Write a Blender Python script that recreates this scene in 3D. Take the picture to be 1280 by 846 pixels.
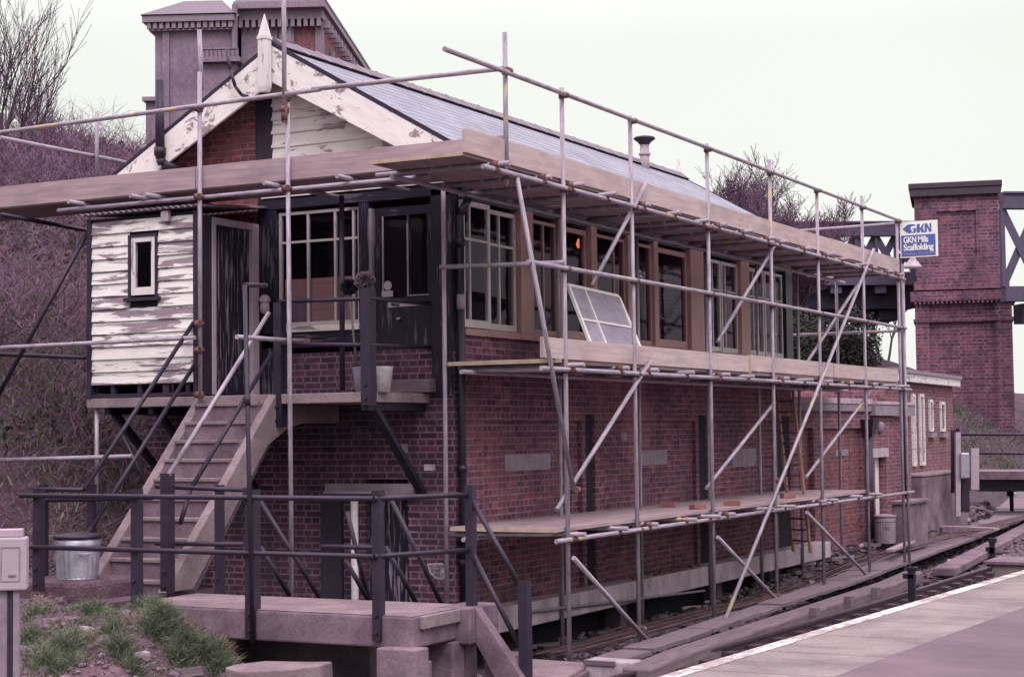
import bpy, math, random
from mathutils import Vector, Matrix, noise
random.seed(11)
S = bpy.context.scene
for o in list(bpy.data.objects): bpy.data.objects.remove(o)
COL = S.collection
R = math.radians
# ---------------------------------------------------------------- camera
F = 2157.25
YAW, PITCH, ROLL = R(27.8926), R(3.0774), R(-0.6966)
CF = Vector((-math.sin(YAW)*math.cos(PITCH), math.cos(YAW)*math.cos(PITCH), math.sin(PITCH)))
_r0 = Vector((math.cos(YAW), math.sin(YAW), 0)); _u0 = _r0.cross(CF)
CR = _r0*math.cos(ROLL)+_u0*math.sin(ROLL); CU = -_r0*math.sin(ROLL)+_u0*math.cos(ROLL)
CL = Vector((9.6681, -16.8573, 3.0))
cam = bpy.data.cameras.new('camera'); co = bpy.data.objects.new('camera', cam); COL.objects.link(co)
cam.sensor_width = 36; cam.lens = F*36/1280; cam.clip_end = 6000; cam.clip_start = .1
M = Matrix((CR, CU, -CF)).transposed().to_4x4(); M.translation = CL; co.matrix_world = M
S.camera = co
def ray(x, y): return CR*(x-640)-CU*(y-423)+CF*F
def P(x, y, a, v):            # the point of the plane a = v that is seen at this place of the survey photograph
    q = ray(x, y); i = 'XYZ'.index(a); return CL+q*((v-CL[i])/q[i])
def PD(x, y, t): return CL+ray(x, y)*(t/F)
# ---------------------------------------------------------------- light
W = bpy.data.worlds.new('World'); S.world = W; W.use_nodes = True
nt = W.node_tree; nt.nodes.clear(); N = nt.nodes.new; L = nt.links.new
SUN_EL, SUN_AZ = R(48), R(140)
sky = N('ShaderNodeTexSky'); sky.sky_type = 'NISHITA'; sky.sun_disc = False
sky.sun_elevation = SUN_EL; sky.sun_rotation = SUN_AZ; sky.dust_density = 4; sky.air_density = 1.0
tc = N('ShaderNodeTexCoord'); nz = N('ShaderNodeTexNoise'); nz.inputs['Scale'].default_value = 3.2; nz.inputs['Detail'].default_value = 3
L(tc.outputs['Generated'], nz.inputs['Vector'])
rp = N('ShaderNodeValToRGB'); rp.color_ramp.elements[0].position = .3; rp.color_ramp.elements[1].position = .75
rp.color_ramp.elements[0].color = (8.3, 8.8, 7.15, 1); rp.color_ramp.elements[1].color = (9.1, 9.4, 7.75, 1)
L(nz.outputs['Fac'], rp.inputs['Fac'])
sx_ = N('ShaderNodeSeparateXYZ'); L(tc.outputs['Generated'], sx_.inputs[0])
gr = N('ShaderNodeValToRGB'); gr.color_ramp.elements[0].position = .22; gr.color_ramp.elements[1].position = .9   # overcast: brighter overhead
gr.color_ramp.elements[0].color = (1, 1, 1, 1); gr.color_ramp.elements[1].color = (3.4, 2.75, 3.4, 1); L(sx_.outputs['Z'], gr.inputs[0])
gm = N('ShaderNodeMixRGB'); gm.blend_type = 'MULTIPLY'; gm.inputs[0].default_value = 1; L(rp.outputs[0], gm.inputs[1]); L(gr.outputs[0], gm.inputs[2])
mx = N('ShaderNodeMixRGB'); mx.inputs['Fac'].default_value = .97
L(sky.outputs[0], mx.inputs[1]); L(gm.outputs[0], mx.inputs[2])
bg = N('ShaderNodeBackground'); bg.inputs['Strength'].default_value = .1; L(mx.outputs[0], bg.inputs['Color'])
ow = N('ShaderNodeOutputWorld'); L(bg.outputs[0], ow.inputs['Surface'])
sl = bpy.data.lights.new('sun', 'SUN'); sl.energy = 1.3; sl.angle = R(20); sl.color = (1, .93, .88)
so = bpy.data.objects.new('sun', sl); COL.objects.link(so)
sd = Vector((math.sin(SUN_AZ)*math.cos(SUN_EL), math.cos(SUN_AZ)*math.cos(SUN_EL), math.sin(SUN_EL)))
so.rotation_euler = sd.to_track_quat('Z', 'Y').to_euler(); so.location = (20, -20, 30)
S.view_settings.view_transform = 'Standard'; S.view_settings.look = 'None'
S.view_settings.exposure = 0.1; S.view_settings.use_white_balance = True; S.view_settings.white_balance_temperature = 6050; S.view_settings.white_balance_tint = 20; S.view_settings.gamma = 1; S.view_settings.use_curve_mapping = False
# ---------------------------------------------------------------- materials
def newmat(name):
    m = bpy.data.materials.new(name); m.use_nodes = True; t = m.node_tree
    b = t.nodes['Principled BSDF']; b.inputs['Specular IOR Level'].default_value = .25
    return m, t, b
def ramp(t, src, stops):
    r = t.nodes.new('ShaderNodeValToRGB'); e = r.color_ramp.elements
    while len(e) < len(stops): e.new(.5)
    for i, (p, c) in enumerate(stops): e[i].position = p; e[i].color = (*c, 1) if len(c) == 3 else c
    t.links.new(src, r.inputs[0]); return r.outputs[0]
def tnoise(t, vec, scale, detail=4, rough=.6, dist=0):
    n = t.nodes.new('ShaderNodeTexNoise'); n.inputs['Scale'].default_value = scale; n.inputs['Detail'].default_value = detail
    n.inputs['Roughness'].default_value = rough; n.inputs['Distortion'].default_value = dist
    if vec is not None: t.links.new(vec, n.inputs['Vector'])
    return n.outputs['Fac']
def coords(t, kind='UV', sc=(1, 1, 1), rnd=False):
    c = t.nodes.new('ShaderNodeTexCoord').outputs[kind]
    m = t.nodes.new('ShaderNodeMapping'); m.inputs['Scale'].default_value = sc; t.links.new(c, m.inputs['Vector'])
    out = m.outputs[0]
    if rnd:
        oi = t.nodes.new('ShaderNodeObjectInfo'); k = t.nodes.new('ShaderNodeMath'); k.operation = 'MULTIPLY'; k.inputs[1].default_value = 57
        t.links.new(oi.outputs['Random'], k.inputs[0]); a = t.nodes.new('ShaderNodeVectorMath'); a.operation = 'ADD'
        t.links.new(out, a.inputs[0]); t.links.new(k.outputs[0], a.inputs[1]); out = a.outputs[0]
    return out
def mix(t, fac, a, b, mode='MIX'):
    m = t.nodes.new('ShaderNodeMixRGB'); m.blend_type = mode
    for i, v in enumerate((fac, a, b)):
        if isinstance(v, (int, float)): m.inputs[i].default_value = v
        elif isinstance(v, tuple): m.inputs[i].default_value = (*v, 1)
        else: t.links.new(v, m.inputs[i])
    return m.outputs[0]
def bump(t, b, h, s=.3, d=.01):
    n = t.nodes.new('ShaderNodeBump'); n.inputs['Strength'].default_value = s; n.inputs['Distance'].default_value = d
    t.links.new(h, n.inputs['Height']); t.links.new(n.outputs[0], b.inputs['Normal'])
def mottled(name, c1, c2, scale=3, rough=.85, kind='Object', sc=(1, 1, 1), bs=.3, bd=.01, c3=None, fine=40, rnd=False, lo=.35, hi=.68):
    m, t, b = newmat(name); v = coords(t, kind, sc, rnd)
    n = tnoise(t, v, scale, 6, .65, .3); stops = [(lo, c1), (hi, c2)]
    if c3: stops.append((min(.99, hi+.1), c3))
    col = ramp(t, n, stops)
    f = tnoise(t, v, fine, 3, .7)
    col = mix(t, .55, col, ramp(t, f, [(.3, (.55, .55, .55)), (.7, (1.25, 1.25, 1.25))]), 'MULTIPLY')
    t.links.new(col, b.inputs['Base Color']); b.inputs['Roughness'].default_value = rough
    bump(t, b, f, bs, bd); return m
def brickmat(name, c1, c2, mortar, grime=(.25, .2, .26), gl=.48, gh=.72, bw=.225, rh=.075, ms=.009, soot=(.04, .03, .05), red=None):
    m, t, b = newmat(name); v = coords(t, 'UV')
    w = t.nodes.new('ShaderNodeTexBrick'); w.inputs['Scale'].default_value = 1; w.inputs['Brick Width'].default_value = bw
    w.inputs['Row Height'].default_value = rh; w.inputs['Mortar Size'].default_value = ms; w.inputs['Mortar Smooth'].default_value = .3
    w.inputs['Bias'].default_value = -.1; w.squash = .5; w.squash_frequency = 2; w.offset = .25; w.offset_frequency = 2
    w.inputs['Color1'].default_value = (*c1, 1); w.inputs['Color2'].default_value = (*c2, 1); w.inputs['Mortar'].default_value = (*mortar, 1)
    t.links.new(v, w.inputs['Vector'])
    n1 = tnoise(t, v, .8, 6, .7, .4); n2 = tnoise(t, coords(t, 'UV', (3.2, 11, 1)), 1.4, 2, .5); n3 = tnoise(t, v, 60, 3, .7)
    col = mix(t, .8, w.outputs['Color'], ramp(t, n2, [(.3, (.55, .5, .6)), (.65, (1.25, 1.15, 1.1))]), 'MULTIPLY')
    if red: col = mix(t, ramp(t, tnoise(t, v, .45, 3, .5), [(.5, (0, 0, 0)), (.62, (.7, .7, .7))]), col, mix(t, .5, w.outputs['Color'], red))
    col = mix(t, ramp(t, n1, [(gl, (0, 0, 0)), (gh, (.8, .8, .8))]), col, soot)
    n5 = tnoise(t, coords(t, 'UV', (3.2, .45, 1)), 1.3, 5, .7, .3)
    col = mix(t, ramp(t, n5, [(.50, (0, 0, 0)), (.72, (.55, .55, .55))]), col, soot)
    n4 = tnoise(t, v, 2.1, 5, .75)
    col = mix(t, ramp(t, n4, [(.58, (0, 0, 0)), (.8, (.5, .5, .5))]), col, grime)
    col = mix(t, .35, col, ramp(t, n3, [(.3, (.5, .5, .5)), (.7, (1.3, 1.3, 1.3))]), 'MULTIPLY')
    t.links.new(col, b.inputs['Base Color']); b.inputs['Roughness'].default_value = .9
    bump(t, b, w.outputs['Fac'], -.5, .006); return m
def woodmat(name, c1, c2, rough=.8, dark=None, kind='UV', bs=.25):
    m, t, b = newmat(name); v = coords(t, kind, (1, 14, 14), True)
    g = tnoise(t, v, 1.6, 6, .65, .5); blot = tnoise(t, coords(t, kind, (1, 2, 2), True), 1.5, 4, .6)
    col = ramp(t, g, [(.3, c1), (.7, c2)])
    col = mix(t, ramp(t, blot, [(.5, (0, 0, 0)), (.75, (.6, .6, .6))]), col, dark or tuple(x*.5 for x in c1))
    t.links.new(col, b.inputs['Base Color']); b.inputs['Roughness'].default_value = rough
    bump(t, b, g, bs, .004); return m
def peelmat(name, paint, bare, thr=.5, sc=(2.2, 11, 11), rough=.6, dirt=(.5, .45, .45)):
    m, t, b = newmat(name); v = coords(t, 'UV', sc, False)
    n = tnoise(t, v, 1.0, 7, .68, .6); big = tnoise(t, coords(t, 'UV', (.9, 1.2, 1)), 1.2, 2, .5)
    a = t.nodes.new('ShaderNodeMath'); a.operation = 'MULTIPLY_ADD'; a.inputs[1].default_value = .45; t.links.new(big, a.inputs[0]); t.links.new(n, a.inputs[2])
    msk = ramp(t, a.outputs[0], [(thr+.2, (0, 0, 0)), (thr+.235, (1, 1, 1))])
    pc = mix(t, ramp(t, tnoise(t, coords(t, 'UV', (1, 6, 1)), 3, 5, .7), [(.4, (0, 0, 0)), (.8, (.5, .5, .5))]), paint, tuple(p*d for p, d in zip(paint, dirt)))
    bc = ramp(t, tnoise(t, coords(t, 'UV', (2, 40, 1)), 2, 4, .6), [(.3, tuple(x*.6 for x in bare)), (.7, tuple(x*1.3 for x in bare))])
    t.links.new(mix(t, msk, pc, bc), b.inputs['Base Color']); b.inputs['Roughness'].default_value = rough
    inv = t.nodes.new('ShaderNodeInvert'); t.links.new(msk, inv.inputs['Color']); bump(t, b, inv.outputs[0], .5, .003); return m
def flat(name, c, rough=.6, metal=0, var=.25, spec=.3):
    m, t, b = newmat(name); v = coords(t, 'Object', (1, 1, 1), True)
    n = tnoise(t, v, 7, 5, .7); k = (1-var, 1-var, 1-var); h = (1+var, 1+var, 1+var)
    t.links.new(mix(t, 1, c, ramp(t, n, [(.3, k), (.7, h)]), 'MULTIPLY'), b.inputs['Base Color'])
    b.inputs['Roughness'].default_value = rough; b.inputs['Metallic'].default_value = metal; b.inputs['Specular IOR Level'].default_value = spec
    return m
def tubemat():
    m, t, b = newmat('galvanised_tube'); u = coords(t, 'UV', (1, .02, .02), True)
    y = tnoise(t, u, 1.15, 1, .4); r = tnoise(t, coords(t, 'UV', (1, 4, 1), True), 5, 5, .7)
    col = ramp(t, r, [(.35, (.21, .175, .215)), (.62, (.40, .35, .40)), (.74, (.24, .15, .14))])
    ym = ramp(t, y, [(.665, (0, 0, 0)), (.675, (.7, .7, .7)), (.70, (.7, .7, .7)), (.71, (0, 0, 0))])
    col = mix(t, ym, col, (.46, .36, .17))
    t.links.new(col, b.inputs['Base Color']); b.inputs['Roughness'].default_value = .5; b.inputs['Metallic'].default_value = .15
    return m
def slatemat():
    m, t, b = newmat('slate'); v = coords(t, 'UV')
    w = t.nodes.new('ShaderNodeTexBrick'); w.inputs['Scale'].default_value = 1; w.inputs['Brick Width'].default_value = .27; w.inputs['Row Height'].default_value = .22
    w.inputs['Mortar Size'].default_value = .012; w.inputs['Mortar Smooth'].default_value = .1
    w.inputs['Color1'].default_value = (.235, .25, .295, 1); w.inputs['Color2'].default_value = (.175, .185, .23, 1); w.inputs['Mortar'].default_value = (.115, .12, .15, 1)
    t.links.new(v, w.inputs['Vector']); n = tnoise(t, v, 1.2, 6, .7, .5)
    col = mix(t, .6, w.outputs['Color'], ramp(t, n, [(.3, (.6, .6, .62)), (.7, (1.35, 1.3, 1.3))]), 'MULTIPLY')
    col = mix(t, ramp(t, tnoise(t, v, 5, 6, .8), [(.6, (0, 0, 0)), (.72, (.6, .6, .6))]), col, (.30, .29, .26))
    t.links.new(col, b.inputs['Base Color']); b.inputs['Roughness'].default_value = .6; b.inputs['Specular IOR Level'].default_value = .35
    bump(t, b, w.outputs['Fac'], -.3, .005); return m
def glassmat(name, tint=(.86, .83, .88), gl=.06):
    m = bpy.data.materials.new(name); m.use_nodes = True; t = m.node_tree; t.nodes.clear()
    tr = t.nodes.new('ShaderNodeBsdfTransparent'); tr.inputs['Color'].default_value = (*tint, 1)
    g = t.nodes.new('ShaderNodeBsdfGlossy'); g.inputs['Roughness'].default_value = gl; g.inputs['Color'].default_value = (.42, .35, .46, 1)
    f = t.nodes.new('ShaderNodeFresnel'); f.inputs['IOR'].default_value = 1.5
    n = tnoise(t, coords(t, 'Object'), 2.5, 3, .5); bp = t.nodes.new('ShaderNodeBump'); bp.inputs['Strength'].default_value = .12; bp.inputs['Distance'].default_value = .02
    t.links.new(n, bp.inputs['Height']); t.links.new(bp.outputs[0], g.inputs['Normal'])
    gm_ = t.nodes.new('ShaderNodeNewGeometry'); om = t.nodes.new('ShaderNodeMath'); om.operation = 'SUBTRACT'; om.inputs[0].default_value = 1; t.links.new(gm_.outputs['Backfacing'], om.inputs[1])
    mm = t.nodes.new('ShaderNodeMath'); mm.operation = 'MULTIPLY'; t.links.new(f.outputs[0], mm.inputs[0]); t.links.new(om.outputs[0], mm.inputs[1])
    x = t.nodes.new('ShaderNodeMixShader'); t.links.new(mm.outputs[0], x.inputs[0]); t.links.new(tr.outputs[0], x.inputs[1]); t.links.new(g.outputs[0], x.inputs[2])
    o = t.nodes.new('ShaderNodeOutputMaterial'); t.links.new(x.outputs[0], o.inputs[0]); return m
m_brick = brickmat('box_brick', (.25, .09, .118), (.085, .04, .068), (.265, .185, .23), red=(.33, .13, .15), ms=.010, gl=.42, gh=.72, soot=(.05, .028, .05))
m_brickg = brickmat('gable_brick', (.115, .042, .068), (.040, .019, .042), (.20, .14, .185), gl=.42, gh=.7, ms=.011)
m_brickr = brickmat('red_brick', (.235, .085, .085), (.15, .058, .07), (.22, .15, .17), gl=.6, gh=.85)
m_brickx = brickmat('extension_brick', (.24, .095, .112), (.12, .056, .08), (.26, .185, .22), gl=.6, gh=.9)
m_brickp = brickmat('pier_brick', (.25, .105, .135), (.09, .045, .08), (.25, .17, .225), gl=.44, gh=.72, bw=.5, rh=.15, ms=.024)
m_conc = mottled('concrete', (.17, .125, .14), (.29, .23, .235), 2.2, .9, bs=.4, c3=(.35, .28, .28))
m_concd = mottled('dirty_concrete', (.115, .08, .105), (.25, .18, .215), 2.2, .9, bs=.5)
m_beam = mottled('pale_concrete', (.30, .24, .28), (.56, .47, .50), 2.6, .9, sc=(1, 1, .4), bs=.4)
m_tube = tubemat()
m_rust = flat('rusty_coupler', (.16, .085, .075), .7, .3, .5)
m_iron = flat('dark_painted_iron', (.026, .016, .034), .5, 0, .35, .4)
m_black = flat('black_paint', (.018, .014, .028), .45, 0, .4, .4)
m_board = woodmat('scaffold_board', (.27, .20, .215), (.42, .325, .34), dark=(.19, .14, .16))
m_boardl = woodmat('new_board', (.37, .29, .285), (.53, .435, .41), dark=(.25, .19, .195))
m_boardd = woodmat('grey_board', (.26, .20, .21), (.40, .32, .32), dark=(.17, .13, .15))
m_yellow = flat('yellow_end', (.40, .315, .235), .7)
m_primer = woodmat('pink_primed_wood', (.30, .17, .17), (.40, .25, .235), rough=.6, dark=(.24, .14, .15), bs=.1)
m_white = peelmat('white_paint', (.68, .65, .63), (.28, .22, .24), .60)
m_sash = peelmat('dull_white_sash', (.50, .46, .45), (.24, .17, .18), .62)
m_whitep = peelmat('peeling_white', (.78, .755, .715), (.26, .205, .235), .53, sc=(1.4, 13, 13))
m_barge = peelmat('barge_white', (.78, .755, .72), (.30, .23, .25), .62, sc=(5, 9, 9))
m_darkpeel = peelmat('dark_peeling', (.018, .014, .03), (.12, .09, .13), .60, sc=(2, 24, 24))
m_doorpeel = peelmat('flaking_dark_door', (.018, .014, .03), (.24, .19, .24), .585, sc=(1.5, 26, 26))
m_darkwood = woodmat('dark_wood', (.02, .014, .028), (.045, .032, .055), .55, dark=(.012, .01, .02))
m_slate = slatemat()
m_ridge = flat('ridge_tile', (.14, .115, .14), .7)
m_mort = flat('mortar', (.34, .29, .31), .9)
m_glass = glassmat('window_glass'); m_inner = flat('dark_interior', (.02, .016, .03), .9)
m_card = woodmat('brown_board', (.42, .25, .22), (.54, .35, .30), dark=(.33, .2, .19))
m_galv = flat('galvanised_steel', (.42, .40, .47), .38, .5, .3, .5)
m_cab = flat('grey_cabinet_paint', (.38, .31, .36), .5, 0, .12)
m_lead = flat('grey_trim', (.24, .19, .23), .7)
m_ballast = mottled('ballast_dirt', (.035, .025, .035), (.11, .08, .095), 3.5, .95, bs=1.0, bd=.04, fine=22)
m_stone = flat('ballast_stone', (.15, .11, .13), .9, 0, .6)
m_timber = woodmat('old_timber', (.11, .08, .095), (.20, .155, .165), .85, dark=(.06, .045, .06), bs=.6)
m_path = woodmat('path_board', (.13, .095, .115), (.19, .15, .165), .8, dark=(.10, .07, .09))
m_soil = mottled('soil', (.09, .055, .075), (.18, .115, .14), 2.5, .95, bs=1.0, bd=.03, c3=(.07, .085, .045), fine=25)
m_hill = mottled('hillside', (.045, .026, .042), (.11, .068, .09), .35, .95, bs=1, bd=.1, c3=(.075, .085, .05), fine=3)
m_asph = mottled('asphalt', (.098, .068, .086), (.165, .122, .142), .7, .9, bs=.6, bd=.004, fine=90)
m_cope = mottled('coping_slab', (.145, .122, .122), (.275, .235, .225), 1.3, .9, bs=.4, bd=.006, fine=50, c3=(.20, .165, .17))
m_edge = peelmat('edge_white', (.56, .52, .46), (.30, .25, .25), .52, sc=(6, 8, 8))
m_rail = flat('rail_steel', (.075, .05, .065), .5, .3, .3)
m_rend = mottled('stucco', (.17, .125, .175), (.27, .205, .255), .5, .9, fine=6, bs=.2)
m_twig = flat('bare_twig', (.15, .085, .135), .9, 0, .3)
m_bark = flat('bark', (.09, .065, .085), .9, 0, .3)
m_grass = flat('grass_blade', (.085, .105, .065), .8, 0, .5)
m_pgrass = flat('pale_grass_blade', (.17, .20, .13), .8, 0, .4); m_litter = flat('leaf_litter', (.13, .075, .075), .9, 0, .5)
m_bushl = flat('dark_bush_leaf', (.020, .022, .018), .8, 0, .5)
m_ivy = flat('ivy_leaf', (.055, .065, .035), .7, 0, .5)
m_straw = flat('dry_grass', (.26, .20, .15), .85, 0, .4)
m_capst = flat('cap_stone', (.06, .045, .06), .8)
m_girder = flat('girder_paint', (.085, .07, .115), .6, 0, .2)
# ---------------------------------------------------------------- mesh helper
class MB:
    def __init__(s): s.v = []; s.f = []; s.uv = []; s.sm = []
    def face(s, idx, uv=None, smooth=False):
        s.f.append(tuple(idx)); s.sm.append(smooth)
        if uv is None:
            p = [s.v[i] for i in idx]; n = Vector((0, 0, 0))
            for i in range(len(p)):
                a, b = p[i], p[(i+1) % len(p)]; n += Vector(((a[1]-b[1])*(a[2]+b[2]), (a[2]-b[2])*(a[0]+b[0]), (a[0]-b[0])*(a[1]+b[1])))
            ax, ay, az = abs(n.x), abs(n.y), abs(n.z)
            if az >= ax and az >= ay: uv = [(q[1], q[0]) if s_len(p) else (q[0], q[1]) for q in p]
            elif ax > ay: uv = [(q[1], q[2]) for q in p]
            else: uv = [(q[0], q[2]) for q in p]
        s.uv.append(uv)
    def hexa(s, c, vert=False, uvs=None):   # 8 corners: bottom 4 ccw, top 4 ccw
        k = len(s.v); s.v += [Vector(x) for x in c]
        for f in ((3, 2, 1, 0), (4, 5, 6, 7), (0, 1, 5, 4), (1, 2, 6, 5), (2, 3, 7, 6), (3, 0, 4, 7)):
            s.face([k+i for i in f])
            if vert: s.uv[-1] = [(b, a) for a, b in s.uv[-1]]
        return s
    def box(s, x0, x1, y0, y1, z0, z1, vert=False):
        x0, x1 = sorted((x0, x1)); y0, y1 = sorted((y0, y1)); z0, z1 = sorted((z0, z1))
        return s.hexa([(x0, y0, z0), (x1, y0, z0), (x1, y1, z0), (x0, y1, z0), (x0, y0, z1), (x1, y0, z1), (x1, y1, z1), (x0, y1, z1)], vert)
    def beam(s, a, b, w, h, up=(0, 0, 1)):
        a, b = Vector(a), Vector(b); d = (b-a); ln = d.length; d.normalize(); r = d.cross(Vector(up))
        if r.length < 1e-4: r = d.cross(Vector((1, 0, 0)))
        r.normalize(); u = r.cross(d); k = len(s.v)
        for e in (a, b):
            for i, j in ((-1, -1), (1, -1), (1, 1), (-1, 1)): s.v.append(e+r*(w/2*i)+u*(h/2*j))
        per = [0, w, w+h, 2*w+h, 2*w+2*h]
        for i in range(4):
            j = (i+1) % 4; s.face([k+i, k+j, k+4+j, k+4+i], [(0, per[i]), (0, per[i+1]), (ln, per[i+1]), (ln, per[i])])
        s.face([k+3, k+2, k+1, k], [(0, 0), (w, 0), (w, h), (0, h)]); s.face([k+4, k+5, k+6, k+7], [(0, 0), (w, 0), (w, h), (0, h)])
        return s
    def tube(s, a, b, r, n=10, r2=None, cap=True):
        a, b = Vector(a), Vector(b); d = b-a; ln = d.length; d.normalize()
        x = d.orthogonal().normalized(); y = d.cross(x); k = len(s.v); r2 = r if r2 is None else r2
        for e, q in ((a, r), (b, r2)):
            for i in range(n):
                t = 2*math.pi*i/n; s.v.append(e+x*(math.cos(t)*q)+y*(math.sin(t)*q))
        for i in range(n):
            j = (i+1) % n; s.face([k+i, k+j, k+n+j, k+n+i], [(0, i*.02), (0, i*.02+.02), (ln, i*.02+.02), (ln, i*.02)], True)
        if cap:
            s.face([k+i for i in range(n)][::-1]); s.face([k+n+i for i in range(n)])
        return s
    def path(s, pts, r, n=8):
        for i in range(len(pts)-1): s.tube(pts[i], pts[i+1], r, n)
        return s
    def lathe(s, c, prof, n=24, ribs=0, rd=0):
        c = Vector(c); k = len(s.v)
        for q, z in prof:
            for i in range(n):
                t = 2*math.pi*i/n; rr = q*(1+(rd if ribs and (i % 2) else 0)); s.v.append(c+Vector((math.cos(t)*rr, math.sin(t)*rr, z)))
        for m_ in range(len(prof)-1):
            for i in range(n):
                j = (i+1) % n; s.face([k+m_*n+i, k+m_*n+j, k+(m_+1)*n+j, k+(m_+1)*n+i], smooth=not ribs)
        s.face([k+i for i in range(n)][::-1]); s.face([k+(len(prof)-1)*n+i for i in range(n)])
        return s
    def prism(s, pts, ext):     # planar polygon extruded
        ext = Vector(ext); k = len(s.v); n = len(pts); s.v += [Vector(p) for p in pts]+[Vector(p)+ext for p in pts]
        s.face([k+i for i in range(n)][::-1]); s.face([k+n+i for i in range(n)])
        for i in range(n):
            j = (i+1) % n; s.face([k+i, k+j, k+n+j, k+n+i])
        return s
    def rock(s, c, r, sq=.7):
        k = len(s.v); g = (1+5**.5)/2; c = Vector(c)
        q = Matrix.Rotation(random.random()*6.28, 3, Vector((random.random()-.5, random.random()-.5, random.random()-.5+.01)).normalized())
        for x, y, z in ((-1, g, 0), (1, g, 0), (-1, -g, 0), (1, -g, 0), (0, -1, g), (0, 1, g), (0, -1, -g), (0, 1, -g), (g, 0, -1), (g, 0, 1), (-g, 0, -1), (-g, 0, 1)):
            p = q @ Vector((x, y, z))*(r/1.9*random.uniform(.65, 1.2)); s.v.append(c+Vector((p.x, p.y, p.z*sq)))
        for f in ((0, 11, 5), (0, 5, 1), (0, 1, 7), (0, 7, 10), (0, 10, 11), (1, 5, 9), (5, 11, 4), (11, 10, 2), (10, 7, 6), (7, 1, 8), (3, 9, 4), (3, 4, 2), (3, 2, 6), (3, 6, 8), (3, 8, 9), (4, 9, 5), (2, 4, 11), (6, 2, 10), (8, 6, 7), (9, 8, 1)):
            s.face([k+i for i in f], [(0, 0)]*3)
        return s
    def build(s, name, mat, parent=None, bevel=0, origin=None):
        off = Vector(origin) if origin else (Vector(parent['_o']) if parent else Vector((0, 0, 0)))
        me = bpy.data.meshes.new(name); me.from_pydata([tuple(v-off) for v in s.v], [], s.f)
        ul = me.uv_layers.new(name='UVMap'); flatuv = [c for f in s.uv for p in f for c in p]; ul.data.foreach_set('uv', flatuv)
        me.polygons.foreach_set('use_smooth', s.sm); me.materials.append(mat); me.update()
        o = bpy.data.objects.new(name, me); COL.objects.link(o)
        if parent: o.parent = parent; o['_o'] = tuple(off)
        else: o.location = off; o['_o'] = tuple(off)
        if bevel:
            b = o.modifiers.new('bevel', 'BEVEL'); b.width = bevel; b.segments = 2; b.limit_method = 'ANGLE'
        return o
def s_len(p):
    return (max(q[1] for q in p)-min(q[1] for q in p)) > (max(q[0] for q in p)-min(q[0] for q in p))
def thing(name, label, cat, loc, group=None):
    o = bpy.data.objects.new(name, None); COL.objects.link(o); o.location = loc; o['_o'] = tuple(loc); o.empty_display_size = .2
    o['label'] = label; o['category'] = cat
    if group: o['group'] = group
    return o
def tag(o, label, cat, group=None):
    o['label'] = label; o['category'] = cat
    if group: o['group'] = group
    return o
def struct(o, kind='structure'): o['kind'] = kind; return o
def lerp(a, b, t): return a+(b-a)*t
def sstep(a, b, x): t = min(1, max(0, (x-a)/(b-a))); return t*t*(3-2*t)
def interp(x, tab):
    for (a, va), (b, vb) in zip(tab, tab[1:]):
        if x <= b: return lerp(va, vb, max(0, (x-a)/(b-a)))
    return tab[-1][1]
# ---------------------------------------------------------------- terrain
def gz(x, y):
    xb = interp(y, [(8, .95), (12, .75), (17, .5), (28, -.25), (60, -6)])
    z = .30+.44*sstep(7, 15, y)*(1-sstep(xb-.3, xb, x))+.12*sstep(14, 40, y)
    z += .04*noise.noise(Vector((x*.9, y*.9, 0)))*(1 if y < 60 else 0)
    return z
def hz(x, y):
    z = interp(-x, [(3.4, 1.32), (4.2, 1.45), (5.2, 2.1), (8, 4.6), (12, 6.6), (18, 8.6), (30, 12.0), (46, 15.2), (80, 16.5), (400, 18)])
    z = 1.3+(z-1.3)*(1-.55*sstep(60, 140, y))*(1-.22*sstep(18, 34, y)*sstep(30, 14, -x))
    if y > 14: z = z - .7*sstep(14, 20, y)*sstep(6, 3.4, -x)
    n = noise.fractal(Vector((x*.16, y*.16, 3)), 1, 2, 5)
    return z+n*.9*sstep(4.2, 9, -x)
def grid(xs, ys, fn):
    mb = MB(); nx = len(xs)
    for y in ys:
        for x in xs: mb.v.append(Vector((x, y, fn(x, y))))
    for j in range(len(ys)-1):
        for i in range(nx-1): k = j*nx+i; mb.f.append((k, k+1, k+nx+1, k+nx)); mb.sm.append(True); mb.uv.append([(mb.v[q].x, mb.v[q].y) for q in mb.f[-1]])
    return mb
def rng(a, b, st):
    n = max(1, int(round((b-a)/st))); return [a+(b-a)*i/n for i in range(n+1)]
xs = rng(-3.45, 6, .35)+[8, 12, 20, 40, 90, 250, 900]; ys = [-400, -120, -50, -25]+rng(-18, 40, .4)+[45, 55, 70, 90, 120, 170, 260, 500, 1500]
struct(grid(xs, ys, gz).build('ground', m_ballast))
xs = [-900, -400, -250, -160, -110]+rng(-80, -26, 2.5)+rng(-24, -3.4, .6); ys = [-300, -100, -50, -30]+rng(-20, 60, .9)+rng(63, 140, 4)+[170, 260, 500, 1500]
struct(grid(xs, ys, hz).build('hillside', m_hill))
def mz(x, y):
    z = 1.42-.30*max(0, -4.3-y)-.75*max(0, x+.55)-.1*max(0, -1.2-x)*0
    z += .13*noise.noise(Vector((x*1.6, y*1.6, 5)))+.09*noise.noise(Vector((x*3.7, y*3.7, 1)))+.035*noise.noise(Vector((x*10, y*10, 1)))
    e = sstep(-3.9, -4.6, y); return max(.15, z*1.0-(1-e)*.06)
struct(grid(rng(-3.6, 2.2, .1), rng(-10, -3.95, .1), mz).build('embankment', m_soil))
struct(MB().box(-3.5, -1.6, -3.95, -2.2, .2, 1.40).build('embankment_fill', m_soil))
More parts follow.
